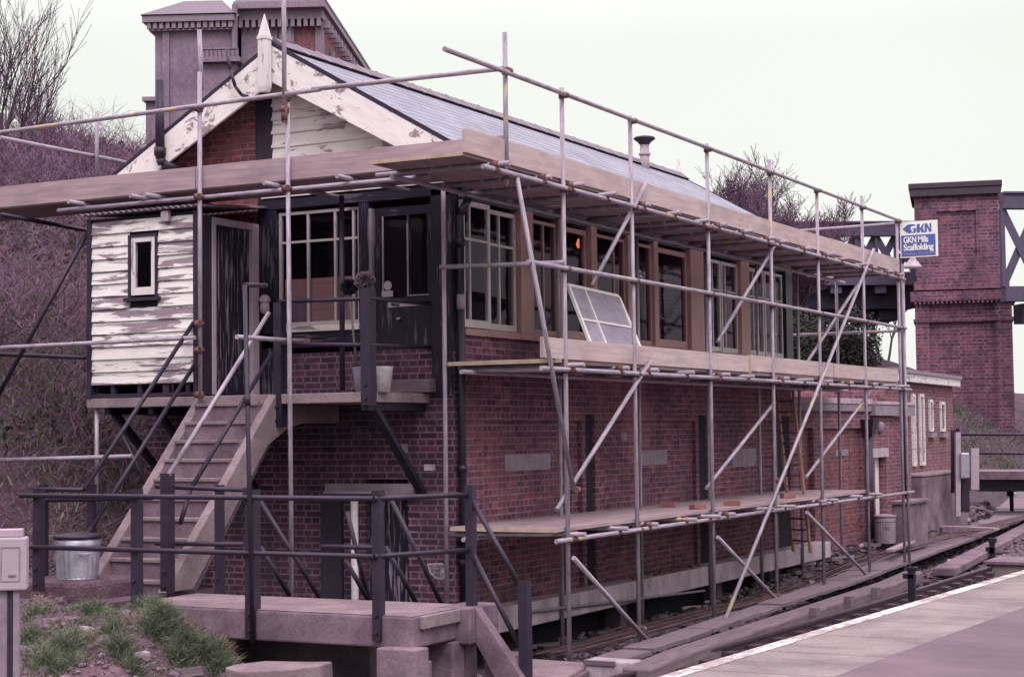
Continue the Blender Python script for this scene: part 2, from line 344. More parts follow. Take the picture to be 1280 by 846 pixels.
def hit(px, py, fn):
    q = ray(px, py); q = q/q.dot(CF); t = 8.0
    while t < 40:
        p = CL+q*t
        if p.z <= fn(p.x, p.y): return p
        t += .03
    return p
# ---------------------------------------------------------------- platform
EZ = 1.45
edge = [P(820, 846, 'Z', EZ), P(1000, 793, 'Z', EZ), P(1100, 764, 'Z', EZ), P(1200, 735, 'Z', EZ), P(1280, 712, 'Z', EZ)]
def ex(y):
    return interp(y, [(-400, edge[0].x-.1), (edge[0].y-4, edge[0].x-.03), (edge[0].y, edge[0].x), (edge[1].y, edge[1].x), (edge[3].y, edge[3].x), (edge[4].y, edge[4].x), (12, edge[4].x+.75), (25, edge[4].x+2.2), (60, edge[4].x+8)])
def strip(off0, off1, z0, z1, ys, mb=None):
    mb = mb or MB()
    for a, b in zip(ys, ys[1:]):
        mb.hexa([(ex(a)+off0, a, z0), (ex(a)+off1, a, z0), (ex(b)+off1, b, z0), (ex(b)+off0, b, z0), (ex(a)+off0, a, z1), (ex(a)+off1, a, z1), (ex(b)+off1, b, z1), (ex(b)+off0, b, z1)])
    return mb
pys = [-30]+rng(-20, 60, 1.0)
struct(strip(.98, 14, .2, EZ-.004, pys).build('platform', m_asph))
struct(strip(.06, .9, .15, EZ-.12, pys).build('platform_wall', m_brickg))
cp = MB(); y = -20.0
while y < 60:
    l = 1.05; strip(0, .985, EZ-.12, EZ, [y+.013, y+l-.013], cp); y += l
struct(cp.build('platform_coping', m_cope, bevel=.006))
struct(strip(.012, .135, EZ+.002, EZ+.005, rng(-20, 60, .5)).build('platform_edge_line', m_edge))
# ---------------------------------------------------------------- track
def rail_sweep(x0, y0, y1):
    mb = MB(); prof = [(-.07, 0), (.07, 0), (.07, .015), (.012, .035), (.012, .11), (.035, .12), (.035, .15), (-.035, .15), (-.035, .12), (-.012, .11), (-.012, .035), (-.07, .015)]
    ys = rng(y0, y1, 1.0); n = len(prof)
    for yy in ys:
        for a, b in prof: mb.v.append(Vector((x0(yy)+a, yy, .42+b)))
    for j in range(len(ys)-1):
        for i in range(n): k = j*n; q = (i+1) % n; mb.face([k+i, k+q, k+n+q, k+n+i], [(0, 0)]*4)
    return mb
rlp = sorted([(P(a, b, 'Z', .57).y, P(a, b, 'Z', .57).x) for a, b in ((762, 846), (900, 807), (1000, 779), (1100, 750), (1200, 719), (1280, 695))])
rlp = [(-40, rlp[0][1]-.2)]+rlp+[(30, rlp[-1][1]+1.2), (80, rlp[-1][1]+9)]
fr = lambda yy: interp(yy, rlp)
tr = thing('railway_track', 'dark running rails on sleepers in the bed along the platform edge', 'railway track', (3, 0, .3))
rail_sweep(fr, -18, 60).build('rail', m_rail, tr); rail_sweep(lambda yy: fr(yy)+1.5, -18, 60).build('rail', m_rail, tr)
sp = MB(); y = -18
while y < 60: sp.box(fr(y)-.5, fr(y)+2.0, y, y+.25, .30, .42); y += .72
sp.build('sleepers', m_timber, tr, bevel=.01)
y = -2.16
while y < 40: MB().box(fr(y)-.16, fr(y)+.16, y+.03, y+.22, .421, .50).build('rail_chair', m_rail, tr); y += .72
# ---------------------------------------------------------------- signal box
SB = thing('signal_box', 'brick railway signal box with slate roof, peeling white bargeboards and a long row of windows', 'signal box', (-2.2, 6, .3))
SZ = 4.2; HZ = 5.66; YE = 11.65; XW = -4.4
def gx(px, py=420): return P(px, py, 'Y', 0).x
def wy(px, py=420): return P(px, py, 'X', 0).y
# brick walls
w = MB(); w.box(-1.58, 0, 0, .23, 2.47, 3.3); w.box(XW, -1.58, 0, .23, 0, 3.3); w.box(-.62, 0, 0, .23, 0, 2.47); w.box(-1.58, -1.2, .0, .23, 0, 2.47)
w.box(gx(328), 0, 0, .23, 3.3, 3.95); w.box(-1.2, -.62, .2, .23, 0, 2.47)
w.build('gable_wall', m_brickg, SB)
w = MB(); w.box(XW, -2.66, 0, .23, 5.2, 6.1); w.prism([(XW, 0, 6.1), (-2.66, 0, 6.1), (-2.66, 0, 7.15), (-4.4, 0, 6.12)], (0, .23, 0))
w.build('red_brick_gable', m_brickr, SB)
w = MB()
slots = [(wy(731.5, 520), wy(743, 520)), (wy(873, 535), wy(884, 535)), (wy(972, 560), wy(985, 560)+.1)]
segs = []; y0 = .23
for a, b in slots: segs.append((y0, a)); y0 = b
segs.append((y0, YE))
for a, b in segs:
    if b-a < .3: w.box(-.3, 0, a, b, .9, 4.15); continue
    pa, pb = a+.28 if a > .3 else a+.45, b-.12
    w.box(-.3, 0, a, pa, .9, 4.15); w.box(-.3, 0, pb, b, .9, 4.15); w.box(-.3, -.055, pa, pb, .9, 3.12); w.box(-.3, 0, pa, pb, 3.12, 4.15)
for a, b in slots: w.box(-.3, 0, a, b, 3.2, 4.15)
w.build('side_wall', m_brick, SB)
w = MB()
for a, b in slots: MB().box(-.32, -.03, a+.02, b-.02, .9, 3.19).build('slot_shade_fill', m_inner, SB)  # near-black fill close to the wall face, paints the slots' deep shade
w = MB(); w.box(XW, -.3, YE-.23, YE, 0, HZ); w.box(XW, XW+.23, .23, YE-.23, 0, HZ)
w.build('rear_wall', m_brick, SB)
for a, b, c, d in ((631, 568, 688, 586), (797, 563, 834, 580), (915, 561, 945, 582)):
    q = P(a, b, 'X', -.05); r_ = P(c, d, 'X', -.05)
    MB().box(-.056, -.048, q.y, r_.y, r_.z, q.z).build('render_patch', m_lead, SB)
for a, b in ((592, 580), (780, 545)):
    q = P(a, b, 'X', -.05); MB().box(-.056, -.047, q.y-.09, q.y+.09, q.z-.05, q.z+.05).build('render_patch', m_lead, SB)
q = P(537, 584, 'Y', 0); MB().box(q.x-.07, q.x+.07, -.006, .002, q.z-.035, q.z+.035).build('render_patch', m_beam, SB)
q = P(505, 560, 'Y', 0); MB().box(q.x-.05, q.x+.05, -.006, .002, q.z-.05, q.z+.05).build('render_patch', m_lead, SB)
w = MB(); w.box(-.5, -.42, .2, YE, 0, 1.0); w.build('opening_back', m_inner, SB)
# concrete beam over the lead-off opening, legs
w = MB(); w.box(.0, .30, .1, YE+1.1, .72, 1.0)
w.build('base_beam', m_beam, SB, bevel=.015)
w = MB()
for yy in (1.7, 4.6, 8.2, 10.6): MB().box(-.3, -.08, yy, yy+.22, .1, .72).build('beam_support', m_concd, SB, bevel=.01)
# upper storey floor, interior
w = MB(); w.box(XW+.23, -.32, .25, YE-.25, 3.9, 4.0); w.build('floor', m_inner, SB)
w = MB(); w.box(XW+.23, -.05, .3, YE-.25, 5.85, 5.9); w.build('ceiling', m_inner, SB)
w = MB(); w.box(-3.0, -2.9, .3, YE-.3, 4.0, 5.85); w.build('lever_screen', m_inner, SB)
# gable timberwork
def vpost(mb, px0, px1, y0, y1, z0, z1): mb.box(gx(px0), gx(px1), y0, y1, z0, z1, True)
w = MB(); vpost(w, 324, 347, -.02, .12, 3.45, 5.85); vpost(w, 450, 463, -.02, .12, 4.2, 5.75); vpost(w, 541, 566, -.03, .14, 3.4, 5.85)
w.box(-.12, .0, .14, .2, 3.95, HZ, True)
w.box(gx(325), 0, -.03, .12, 5.68, 5.8); w.box(gx(326), gx(464), -.02, .1, 4.02, 4.2)
w.build('corner_post', m_darkpeel, SB, bevel=.006)
w = MB(); vpost(w, 322, 343, -.03, .12, 5.95, 7.1); w.build('gable_post', m_darkwood, SB)
w = MB(); w.box(gx(330), -.02, -.05, 0, 5.82, 5.93); w.build('fascia', m_barge, SB)
bo = MB(); z = 5.93; x0 = gx(342)
sl_ = (7.15-6.0)/(2.45)
while z < 7.1:
    xr = min(0, -.02-(z+.16-6.12)/.52); xr = max(x0+.02, xr)
    bo.hexa([(x0, -.035, z), (xr, -.035, z), (xr, .0, z), (x0, .0, z), (x0, -.012, z+.165), (xr, -.012, z+.165), (xr, 0, z+.165), (x0, 0, z+.165)]); z += .165
bo.build('gable_boards', m_white, SB)
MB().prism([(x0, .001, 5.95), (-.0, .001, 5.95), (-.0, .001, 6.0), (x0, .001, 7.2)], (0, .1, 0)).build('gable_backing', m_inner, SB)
# gable window
def sash(name, mat, plane, a0, a1, z0, z1, vs, hs, fw=.05, bw=.03, th=.045, off=0, parent=SB, curtain=None):
    """a0..a1 along the plane; vs, hs = glazing bar positions"""
    mb = MB()
    def bx(u0, u1, v0, v1, d0, d1, vert):
        if plane == 'Y': mb.box(u0, u1, off+d0, off+d1, v0, v1, vert)
        else: mb.box(off-d1, off-d0, u0, u1, v0, v1, vert)
    bx(a0, a0+fw, z0, z1, 0, th, True); bx(a1-fw, a1, z0, z1, 0, th, True)
    bx(a0+fw, a1-fw, z0, z0+fw*1.5, 0, th, False); bx(a0+fw, a1-fw, z1-fw, z1, 0, th, False)
    for u in vs: bx(u-bw/2, u+bw/2, z0+fw*1.5, z1-fw, .003, th-.003, True)
    for v in hs: bx(a0+fw, a1-fw, v-bw/2, v+bw/2, .006, th-.006, False)
    f = mb.build(name, mat, parent)
    g = MB()
    if plane == 'Y': g.box(a0+fw, a1-fw, off+.02, off+.024, z0+fw, z1-fw)
    else: g.box(off-.024, off-.02, a0+fw, a1-fw, z0+fw, z1-fw)
    g.build('pane', m_glass, f); return f
sash('window', m_sash, 'Y', gx(348), gx(450), 4.27, 5.64, [gx(384), gx(418), gx(441)], [P(400, 300, 'Y', 0).z], off=.02, fw=.035, bw=.028)
MB().box(gx(345), gx(452), -.06, .1, 4.2, 4.27).build('window_sill', m_white, SB, bevel=.006)
w = MB(); w.box(gx(352), gx(452), .075, .10, 4.28, 4.84); w.build('brown_board', m_card, SB)
w = MB(); w.box(gx(353), gx(378), .06, .07, 4.33, 4.56); w.build('grey_panel', m_lead, SB)
# gable door
d0, d1 = gx(465), gx(541)
dr = MB(); dr.box(d0, d1, .03, .07, 3.62, 4.55, True); dr.box(d0, d0+.1, .03, .07, 4.55, 5.6, True); dr.box(d1-.08, d1, .03, .07, 4.55, 5.6, True); dr.box(d0+.1, d1-.08, .03, .07, 5.5, 5.6)
dr.box(gx(508), gx(511), .03, .06, 4.55, 5.5, True)
dr = dr.build('entrance_door', m_darkpeel, SB)
MB().box(d0+.1, d1-.08, .045, .05, 4.55, 5.5).build('pane', m_glass, dr)
MB().box(gx(477), gx(479), .022, .032, 4.6, 5.5, True).build('glazing_bead', m_lead, dr)
b_ = MB(); b_.box(gx(508), gx(535), .022, .03, 4.56, 4.575); b_.box(gx(508), gx(510), .022, .03, 4.575, 5.4, True); b_.build('glazing_bead', m_lead, dr)
MB().lathe(P(498, 400, 'Y', .0), [(.02, 0), (.028, .015), (.02, .03)], 12).build('handle', m_galv, dr)
MB().box(gx(463), gx(467), -.02, .03, 3.6, 5.6, True).build('door_frame', m_lead, SB)
q = P(485, 357, 'Y', .03); k_ = MB(); k_.prism([(q.x+.055*math.cos(a*math.pi/8), .028, q.z+.055*math.sin(a*math.pi/8)) for a in range(16)], (0, -.006, 0))
k_.box(q.x-.08, q.x+.07, .02, .028, q.z-.13, q.z-.06); k_.build('notice', m_cab, dr)
MB().box(d0-.05, d1+.05, -.18, .1, 3.45, 3.6).build('door_step', m_timber, SB, bevel=.01)
# lower door
lw = P(452, 640, 'Y', 0)
ld = MB(); ld.box(-1.2, -.62, .1, .15, 0, 2.35, True)
for i in range(1, 5): ld.box(-1.2+i*.116-.004, -1.2+i*.116+.004, .09, .1, 0, 2.35, True)
ld.build('store_door', m_doorpeel, SB)
MB().box(gx(404, 700), gx(430, 700), -.05, .0, .6, 2.26, True).build('door_jamb', m_iron, SB)
MB().box(gx(408, 615), gx(520, 615), -.04, .0, 2.26, 2.42).build('lintel', m_lead, SB, bevel=.006)
MB().tube((gx(447, 690), -.06, .4), (gx(447, 690), -.06, 2.22), .045, 14).build('white_pipe', flat('white_pipe_paint', (.72, .66, .66), .5), SB)
# side windows
zt = HZ-.05
def post(px0, px1, mat, d=.06, z0=4.1, z1=HZ+.02): MB().box(-.12, d, wy(px0), wy(px1), z0, z1, True).build('window_post', mat, SB, bevel=.006)
MB().box(-.14, .05, .2, YE, 4.1, 4.18).build('window_sill', m_primer, SB, bevel=.006)
MB().box(-.14, .02, .2, YE, HZ, HZ+.22).build('header_beam', m_darkwood, SB)
for a, b in ((647, 663), (736, 743), (860, 879), (923, 934)): post(a, b, m_primer)
post(699, 705, m_primer, .03); post(817, 822, m_primer, .03); post(784, 788, m_primer, .03); post(980, 988, m_black, .05)
tz = 5.2
sash('window', m_sash, 'X', wy(574), wy(609), 4.19, zt+.03, [wy(584)], [tz], off=.055, fw=.06)
sash('window', m_sash, 'X', wy(611), wy(646), 4.19, zt, [wy(626)], [tz], off=.0, fw=.05)
sash('window', m_primer, 'X', wy(664), wy(699), 4.19, zt, [wy(683)], [], off=-.02, fw=.04)
sash('window', m_primer, 'X', wy(705), wy(736), 4.19, zt, [], [], off=-.02, fw=.06)
sash('window', m_primer, 'X', wy(744), wy(784), 4.19, zt, [wy(771)], [], off=-.02, fw=.04)
sash('window', m_primer, 'X', wy(788), wy(817), 4.19, zt, [], [], off=-.02, fw=.04)
sash('window', m_primer, 'X', wy(822), wy(860), 4.19, zt, [], [], off=.0, fw=.07)
sash('window', m_sash, 'X', wy(881), wy(902), 4.19, zt, [wy(892)], [5.15], off=.0, fw=.05)
sash('window', m_sash, 'X', wy(903), wy(923), 4.19, zt, [wy(908)], [5.15], off=.0, fw=.05)
sash('window', m_sash, 'X', wy(935), wy(956), 4.19, zt, [wy(943)], [5.15], off=.0, fw=.05)
sash('window', m_sash, 'X', wy(957), wy(979), 4.19, zt, [wy(970)], [5.15], off=.0, fw=.05)
c_ = MB(); pts = [P(824, 395, 'X', -.04), P(832, 400, 'X', -.04), P(840, 385, 'X', -.04), P(846, 372, 'X', -.04), P(852, 378, 'X', -.04), P(858, 392, 'X', -.04)]
c_.path(pts, .012, 6); c_.build('loose_cable', m_lead, SB)
# rainwater pipes
dp = MB(); dp.path([(.06, .07, .9), (.06, .07, 5.45), (.12, .12, 5.6), (.22, .2, 5.8)], .045, 12)
for z in (1.5, 2.55, 3.7, 5.1): dp.tube((.06, .07, z), (.06, .07, z+.08), .058, 12)
dp.build('rainwater_pipe', m_black, SB)
MB().tube((.06, .07, 4.38), (.06, .07, 4.55), .05, 12).build('pipe_socket', m_lead, SB)
g_ = MB()
for a, b in ((.36, .36),):
    g_.tube((.40, -.3, 6.02), (.40, YE+.3, 6.02), .055, 10)
g_.build('gutter', m_black, SB)
# roof
RX, RZ, EX1, EX0, EZR = -2.2, 7.60, .36, -4.78, 6.14
YA, YB = -.38, 12.1
def slope(xe, name):
    mb = MB(); k = 0; d = Vector((xe-RX, 0, EZR-RZ)); ln = d.length; n = Vector((0, 1, 0)).cross(d).normalized(); n = n if n.z > 0 else -n; n *= .003
    rows = 14
    for i in range(rows):
        a = Vector((RX, 0, RZ))+d*(i/rows); b = Vector((RX, 0, RZ))+d*((i+1)/rows)+n*.55
        for (q, ) in ((0,),):
            k = len(mb.v)
            mb.v += [Vector((a.x, YA, a.z)), Vector((a.x, YB, a.z)), Vector((b.x, YB, b.z)), Vector((b.x, YA, b.z)), Vector((b.x, YA, b.z))-n, Vector((b.x, YB, b.z))-n]
            u0, u1 = ln*i/rows, ln*(i+1)/rows
            f = [k, k+3, k+2, k+1] if xe > RX else [k, k+1, k+2, k+3]
            uvd = {k: (YA, i*.22), k+1: (YB, i*.22), k+2: (YB, i*.22+.22), k+3: (YA, i*.22+.22)}
            mb.face(f, [uvd[q_] for q_ in f]); f = [k+3, k+4, k+5, k+2]; mb.face(f, [(YA, 0), (YA, .01), (YB, .01), (YB, 0)])
    s_ = mb.build(name, m_slate, SB)
    m2 = MB(); up = Vector((0, 0, -.06)); a = Vector((RX, 0, RZ-.02)); b = a+d
    m2.hexa([(a.x, YA+.03, a.z-.07), (b.x, YA+.03, b.z-.07), (b.x, YB-.03, b.z-.07), (a.x, YB-.03, a.z-.07), (a.x, YA+.03, a.z-.01), (b.x, YA+.03, b.z-.01), (b.x, YB-.03, b.z-.01), (a.x, YB-.03, a.z-.01)])
    m2.build('roof_underside', m_darkwood, SB)
slope(EX1, 'roof'); slope(EX0, 'roof')
rt = MB(); y = YA; rm = MB()
while y < YB-.1:
    e = min(y+.44, YB); rt.prism([(RX-.22, y, RZ-.08), (RX-.03, y, RZ+.055), (RX+.03, y, RZ+.055), (RX+.22, y, RZ-.08)][::-1], (0, e-y-.006, 0))
    rm.prism([(RX-.23, e-.012, RZ-.085), (RX-.03, e-.012, RZ+.065), (RX+.03, e-.012, RZ+.065), (RX+.23, e-.012, RZ-.085)][::-1], (0, .03, 0)); y += .45
rt.build('ridge_tiles', m_ridge, SB); rm.build('ridge_mortar', m_mort, SB)
def barge(yy, side):
    xe = EX1-.02 if side > 0 else EX0+.02; a = Vector((RX, yy, RZ-.03)); b = Vector((xe, yy, EZR-.03)); h = .44
    mb = MB(); pts = [a, b, b+Vector((-.12*side, 0, -.13)), Vector((xe-.62*side, yy, EZR-.03)), Vector((RX, yy, RZ-.03-h))]
    pts[3] = Vector((xe-.66*side, yy, EZR-.02)); pts[2] = Vector((xe-.05*side, yy, EZR-.08))
    if side < 0: pts = pts[::-1]
    k = len(mb.v); mb.prism(pts, (0, -.04, 0))
    dd = (b-a).normalized(); nn = Vector((-dd.z, 0, dd.x))
    for i, f in enumerate(mb.f): mb.uv[i] = [((mb.v[q]-a).dot(dd), (mb.v[q]-a).dot(nn)+mb.v[q].y) for q in f]
    mb.build('bargeboard', m_barge, SB, bevel=.004)
    MB().beam(a+Vector((0, -.03, .02)), b+Vector((0, -.03, .02)), .05, .02, (0, 1, 0)).build('verge_strip', m_darkwood, SB)
for s_ in (1, -1): barge(YA+.02, s_); barge(YB+.02, s_)
def finial(yy):
    mb = MB(); c = Vector((RX-.04, yy, 0)); h = .058
    for z0, z1, a, b in ((7.0, 7.06, .045, h), (7.06, 7.62, h, h), (7.62, 7.66, h*1.15, h*1.15), (7.66, 7.93, h, .004)):
        mb.hexa([(c.x-a, c.y-a, z0), (c.x+a, c.y-a, z0), (c.x+a, c.y+a, z0), (c.x-a, c.y+a, z0), (c.x-b, c.y-b, z1), (c.x+b, c.y-b, z1), (c.x+b, c.y+b, z1), (c.x-b, c.y+b, z1)], True)
    mb.build('finial', m_white, SB, bevel=.004)
finial(YA-.1); finial(YB+.1)
# soil pipe through roof, chimney vent
q = P(200, 205, 'Y', -.45)
sp_ = MB(); sp_.path([q+Vector((.18, .25, -.05)), q+Vector((.02, .02, .0)), q+Vector((0, 0, .06)), q+Vector((0, 0, 1.02))], .055, 14); sp_.tube(q+Vector((0, 0, .10)), q+Vector((0, 0, .2)), .072, 14)
sp_.build('soil_pipe', m_iron, SB)
q = P(806, 206, 'X', -1.95)
v_ = MB(); v_.tube((q.x, q.y, q.z-.25), (q.x, q.y, q.z+.36), .085, 16, .075); v_.tube((q.x, q.y, q.z+.16), (q.x, q.y, q.z+.2), .1, 16)
v_.build('roof_vent', m_beam, SB)
v_ = MB(); v_.lathe((q.x, q.y, q.z+.34), [(.08, 0), (.12, .05), (.19, .10), (.17, .13), (.05, .155)], 20); v_.build('vent_cap', m_iron, SB)
# boiler pipe loop over barge
c_ = MB(); c_.path([P(283, 62, 'Y', -.42), P(288, 88, 'Y', -.5), P(294, 108, 'Y', -.5), P(302, 119, 'Y', -.45), P(310, 121, 'Y', -.42)], .02, 8); c_.build('hanging_hose', m_iron, SB)
# hanging lit bulb
lb = thing('light_bulb', 'glowing orange light bulb hanging behind the signal box glass', 'lamp', tuple(P(724, 305, 'X', -.45)))
em = bpy.data.materials.new('lit_bulb'); em.use_nodes = True; e_ = em.node_tree.nodes['Principled BSDF']
e_.inputs['Emission Color'].default_value = (1, .32, .1, 1); e_.inputs['Emission Strength'].default_value = 1.0; e_.inputs['Base Color'].default_value = (.4, .15, .05, 1)
q = P(724, 305, 'X', -.45)
MB().lathe(q-Vector((0, 0, .09)), [(.015, .03), (.035, .05), (.045, .09), (.03, .13), (.02, .16)], 14).build('bulb', em, lb)
MB().tube(q+Vector((0, 0, .1)), q+Vector((0, 0, .55)), .01, 6).build('flex', m_black, lb)
# ---------------------------------------------------------------- closet
CY, CX0, CX1 = -1.25, -4.17, -2.63
CT = thing('lavatory_closet', 'projecting timber closet with peeling white boards and corrugated roof at the stair head', 'closet', (-3.4, -.6, 3.45))
cl = MB(); z = 3.60; wx0, wx1 = P(163, 330, 'Y', CY).x, P(199, 330, 'Y', CY).x; wz0, wz1 = P(180, 372, 'Y', CY).z, P(180, 293, 'Y', CY).z
while z < 5.5:
    h = .147; jj = random.uniform(-.003, .003)
    rs = [(CX0, CX1)] if (z+h < wz0 or z > wz1) else [(CX0, wx0), (wx1, CX1)]
    for a, b in rs: cl.hexa([(a, CY-.03+jj, z), (b, CY-.03+jj, z), (b, CY, z), (a, CY, z), (a, CY-.008+jj, z+h), (b, CY-.008+jj, z+h), (b, CY, z+h), (a, CY, z+h)])
    z += h
cl.build('cladding', m_whitep, CT)
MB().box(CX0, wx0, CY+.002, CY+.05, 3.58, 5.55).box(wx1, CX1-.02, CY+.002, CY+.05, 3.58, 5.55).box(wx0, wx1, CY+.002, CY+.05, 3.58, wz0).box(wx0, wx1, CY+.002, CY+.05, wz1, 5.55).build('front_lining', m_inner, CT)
f_ = sash('window', m_white, 'Y', wx0+.04, wx1-.03, wz0+.03, wz1-.03, [], [], fw=.06, off=CY-.035, parent=CT)
w = MB(); w.box(wx0, wx0+.035, CY-.045, CY, wz0, wz1, True); w.box(wx1-.03, wx1, CY-.045, CY, wz0, wz1, True); w.box(wx0, wx1, CY-.046, CY, wz1-.03, wz1); w.box(wx0-.04, wx1+.04, CY-.08, CY, wz0-.04, wz0)
w.build('window_frame', m_darkwood, CT)
w = MB(); w.box(CX0-.06, CX0, CY-.04, CY+.08, 3.45, 5.55, True); w.box(CX1-.03, CX1+.03, CY-.04, CY+.06, 3.45, 5.55, True); w.box(CX0, CX1, CY-.02, CY+.05, 3.45, 3.49)
for xx in (-3.9, -3.5, -3.1, -2.8): w.box(xx, xx+.06, CY-.0, CY+.05, 3.49, 3.6)
w.build('corner_post', m_darkwood, CT)
MB().box(CX0, CX0+.03, CY+.05, -.02, 3.5, 5.5).build('left_wall', m_darkwood, CT)
MB().box(P(207, 271, 'Y', CY).x, P(216, 271, 'Y', CY).x, CY-.09, CY-.03, P(210, 278, 'Y', CY).z, P(210, 265, 'Y', CY).z).build('junction_box', m_beam, CT, bevel=.005)
# corrugated roof
cr = MB(); n = 80
for i in range(n):
    x = lerp(CX0-.12, CX1+.1, i/(n-1)); z = 5.60+.014*math.sin(i*1.57)
    cr.v += [Vector((x, CY-.12, z)), Vector((x, -.02, z+.12))]
for i in range(n-1): cr.face([2*i, 2*i+2, 2*i+3, 2*i+1], smooth=True)
cr = cr.build('corrugated_roof', m_lead, CT); sm_ = cr.modifiers.new('thick', 'SOLIDIFY'); sm_.thickness = .006
# closet door side (x = CX1)
dy0, dy1 = P(265, 400, 'X', CX1).y, P(318, 400, 'X', CX1).y
w = MB(); w.box(CX1-.03, CX1+.05, dy0-.05, dy0+.02, 3.46, 5.5, True); w.box(CX1-.03, CX1+.05, dy1-.10, dy1+.03, 3.46, 5.5, True); w.box(CX1-.03, CX1+.05, dy0+.02, dy1-.1, 5.42, 5.5)
w.build('door_frame', m_cab, CT, bevel=.004)
w = MB(); k = 6
for i in range(k): a = lerp(dy0+.02, dy1-.1, i/k); b = lerp(dy0+.02, dy1-.1, (i+1)/k); w.box(CX1-.04, CX1+.0, a+.003, b-.003, 3.47, 5.41, True)
w.build('plank_door', m_doorpeel, CT)
MB().box(CX1-.03, CX1+.0, dy1+.03, -.0, 3.46, 5.5, True).build('side_boards', m_darkwood, CT)
MB().box(CX1-.02, CX1+.04, CY+.06, dy0-.055, 3.46, 5.5, True).build('side_strip', m_darkwood, CT)
# ---------------------------------------------------------------- landing and stairs
DY = -1.27; DX1 = -.31; DZ = 3.44
ST = thing('concrete_staircase', 'concrete outside staircase and landing up to the signal box doors', 'staircase', (-2, -3, 1.4))
w = MB(); w.box(-4.25, DX1, DY, -.001, DZ-.11, DZ); w.build('landing', m_conc, ST, bevel=.01)
SX0, SX1 = -2.63, -1.53
def stringer(x0, x1, outer):
    pr_ = [(-1.27, DZ), (-3.16, 1.43), (-2.72, 1.43), (-1.42, 2.88), (-1.05, 3.06), (-.75, 3.12), (-.02, 3.12), (-.02, DZ-.115), (-1.25, DZ-.115)]
    if not outer: pr_ = [(-1.27, DZ), (-3.16, 1.43), (-2.72, 1.43), (-1.30, 2.95), (-1.25, DZ-.115)]
    MB().prism([(x0, a, b) for a, b in pr_], (x1-x0, 0, 0)).build('stringer', m_conc, ST, bevel=.01)
stringer(SX1-.11, SX1, True); stringer(SX0, SX0+.12, False)
w = MB(); nst = 10
for i in range(nst):
    ya = lerp(-3.02, DY, i/nst); za = 1.42+(DZ-1.42)*(i+.55)/nst
    w.box(SX0+.12, SX1-.11, ya, ya+.24, za-.2+(.0), za-.035); 
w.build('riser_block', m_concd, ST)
w = MB()
for i in range(nst):
    ya = lerp(-3.02, DY, i/nst); za = 1.42+(DZ-1.42)*(i+.55)/nst; w.box(SX0+.121, SX1-.111, ya-.025, ya+.24, za-.034, za+.002)
w.build('treads', m_conc, ST, bevel=.006)
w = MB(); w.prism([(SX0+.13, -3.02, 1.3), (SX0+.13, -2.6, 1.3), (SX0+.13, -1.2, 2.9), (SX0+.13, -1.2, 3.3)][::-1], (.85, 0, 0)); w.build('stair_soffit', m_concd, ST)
# brackets under the landing
w = MB(); w.beam((-.42, -1.12, 3.36), (-.42, .0, 2.3), .10, .06); w.beam((-.42, -1.2, 3.29), (-.42, 0, 3.29), .09, .09)
w.build('landing_bracket', m_black, ST)
for xx in (-4.0, -3.35, -2.75):
    w = MB(); w.beam((xx, -1.1, 3.3), (xx, 0, 2.35), .07, .07); w.beam((xx, -1.2, 3.29), (xx, 0, 3.29), .07, .08); w.build('landing_bracket', m_black, ST)
# ---------------------------------------------------------------- handrails
def pt(*a): return P(*a)
HR = thing('stair_handrail', 'dark tubular handrails with bolted posts either side of the concrete stair and landing', 'handrail', (-1.5, -2, 1.42))
w = MB(); r1 = .024
for X, a, b, c in ((SX0-.03, (242, 403), (105, 612), (55, 615)), (SX0-.03, (243, 456), (114, 660), None)):
    p0, p1 = P(*a, 'X', X), P(*b, 'X', X); w.tube(p0, p1, r1)
    if c: w.tube(p1, Vector((p1.x-.6, p1.y, p1.z)), r1)
    else: w.tube(p1, p1+(p1-p0)*.18, r1)
w.build('left_rail', m_iron, HR)
w = MB()
for a, b in (((336, 391), (210, 595)), ((340, 441), (238, 612))):
    w.tube(P(*a, 'X', SX1), P(*b, 'X', SX1), r1)
    w.build('right_rail', m_tube if a == (336, 391) else m_iron, HR); w = MB()
w.tube(P(238, 612, 'X', SX1), P(225, 655, 'X', SX1), r1)
w.build('rail_return', m_iron, HR)
def angle_post(x, y, z0, z1, parent, s=.075, name='post', mat=None):
    mb = MB(); mb.box(x-s/2, x+s/2, y-.006, y+.006, z0, z1, True); mb.box(x-s/2, x-s/2+.012, y+.006, y+s, z0, z1, True); mb.box(x+s/2-.012, x+s/2, y+.006, y+s, z0, z1, True)
    for z in (z0+.07, z0+.22): mb.tube((x, y-.03, z), (x, y, z), .018, 6)
    return mb.build(name, mat or m_iron, parent)
angle_post(SX1+.02, DY-.0, 3.08, 4.45, HR, .10, mat=m_black)
angle_post(SX1-.03, -3.14, 1.42, 2.62, HR, .10)
angle_post(-.36, DY-.0, 3.3, 4.55, HR, .12)
w = MB(); y_ = DY+.02
for a, b in (((349, 377), (462, 373)), ((349, 430), (462, 431))):
    p, q = P(*a, 'Y', y_), P(*b, 'Y', y_); w.tube(p, q, r1); w.tube(q, Vector((q.x+.02, -.03, q.z+.02)), r1)
w.build('landing_rail', m_iron, HR)
# tall dark tube and its rail to the landing
TP = thing('tall_support_pole', 'tall thin dark pole clipped to the front walkway post and rising past the stairs', 'pole', (.2, -4.13, 1.2))
p = P(316, 803, 'Y', -4.15); q = P(306, 356, 'Y', -4.15)
w = MB(); w.tube(p, q, .021); m_ = p.lerp(q, .66); w.tube(m_, m_+Vector((0, 0, .1)), .028); w.build('pole', m_iron, TP)
w = MB(); w.tube(q, P(333, 357, 'Y', -3.2), .022); w.build('arm', m_iron, TP)
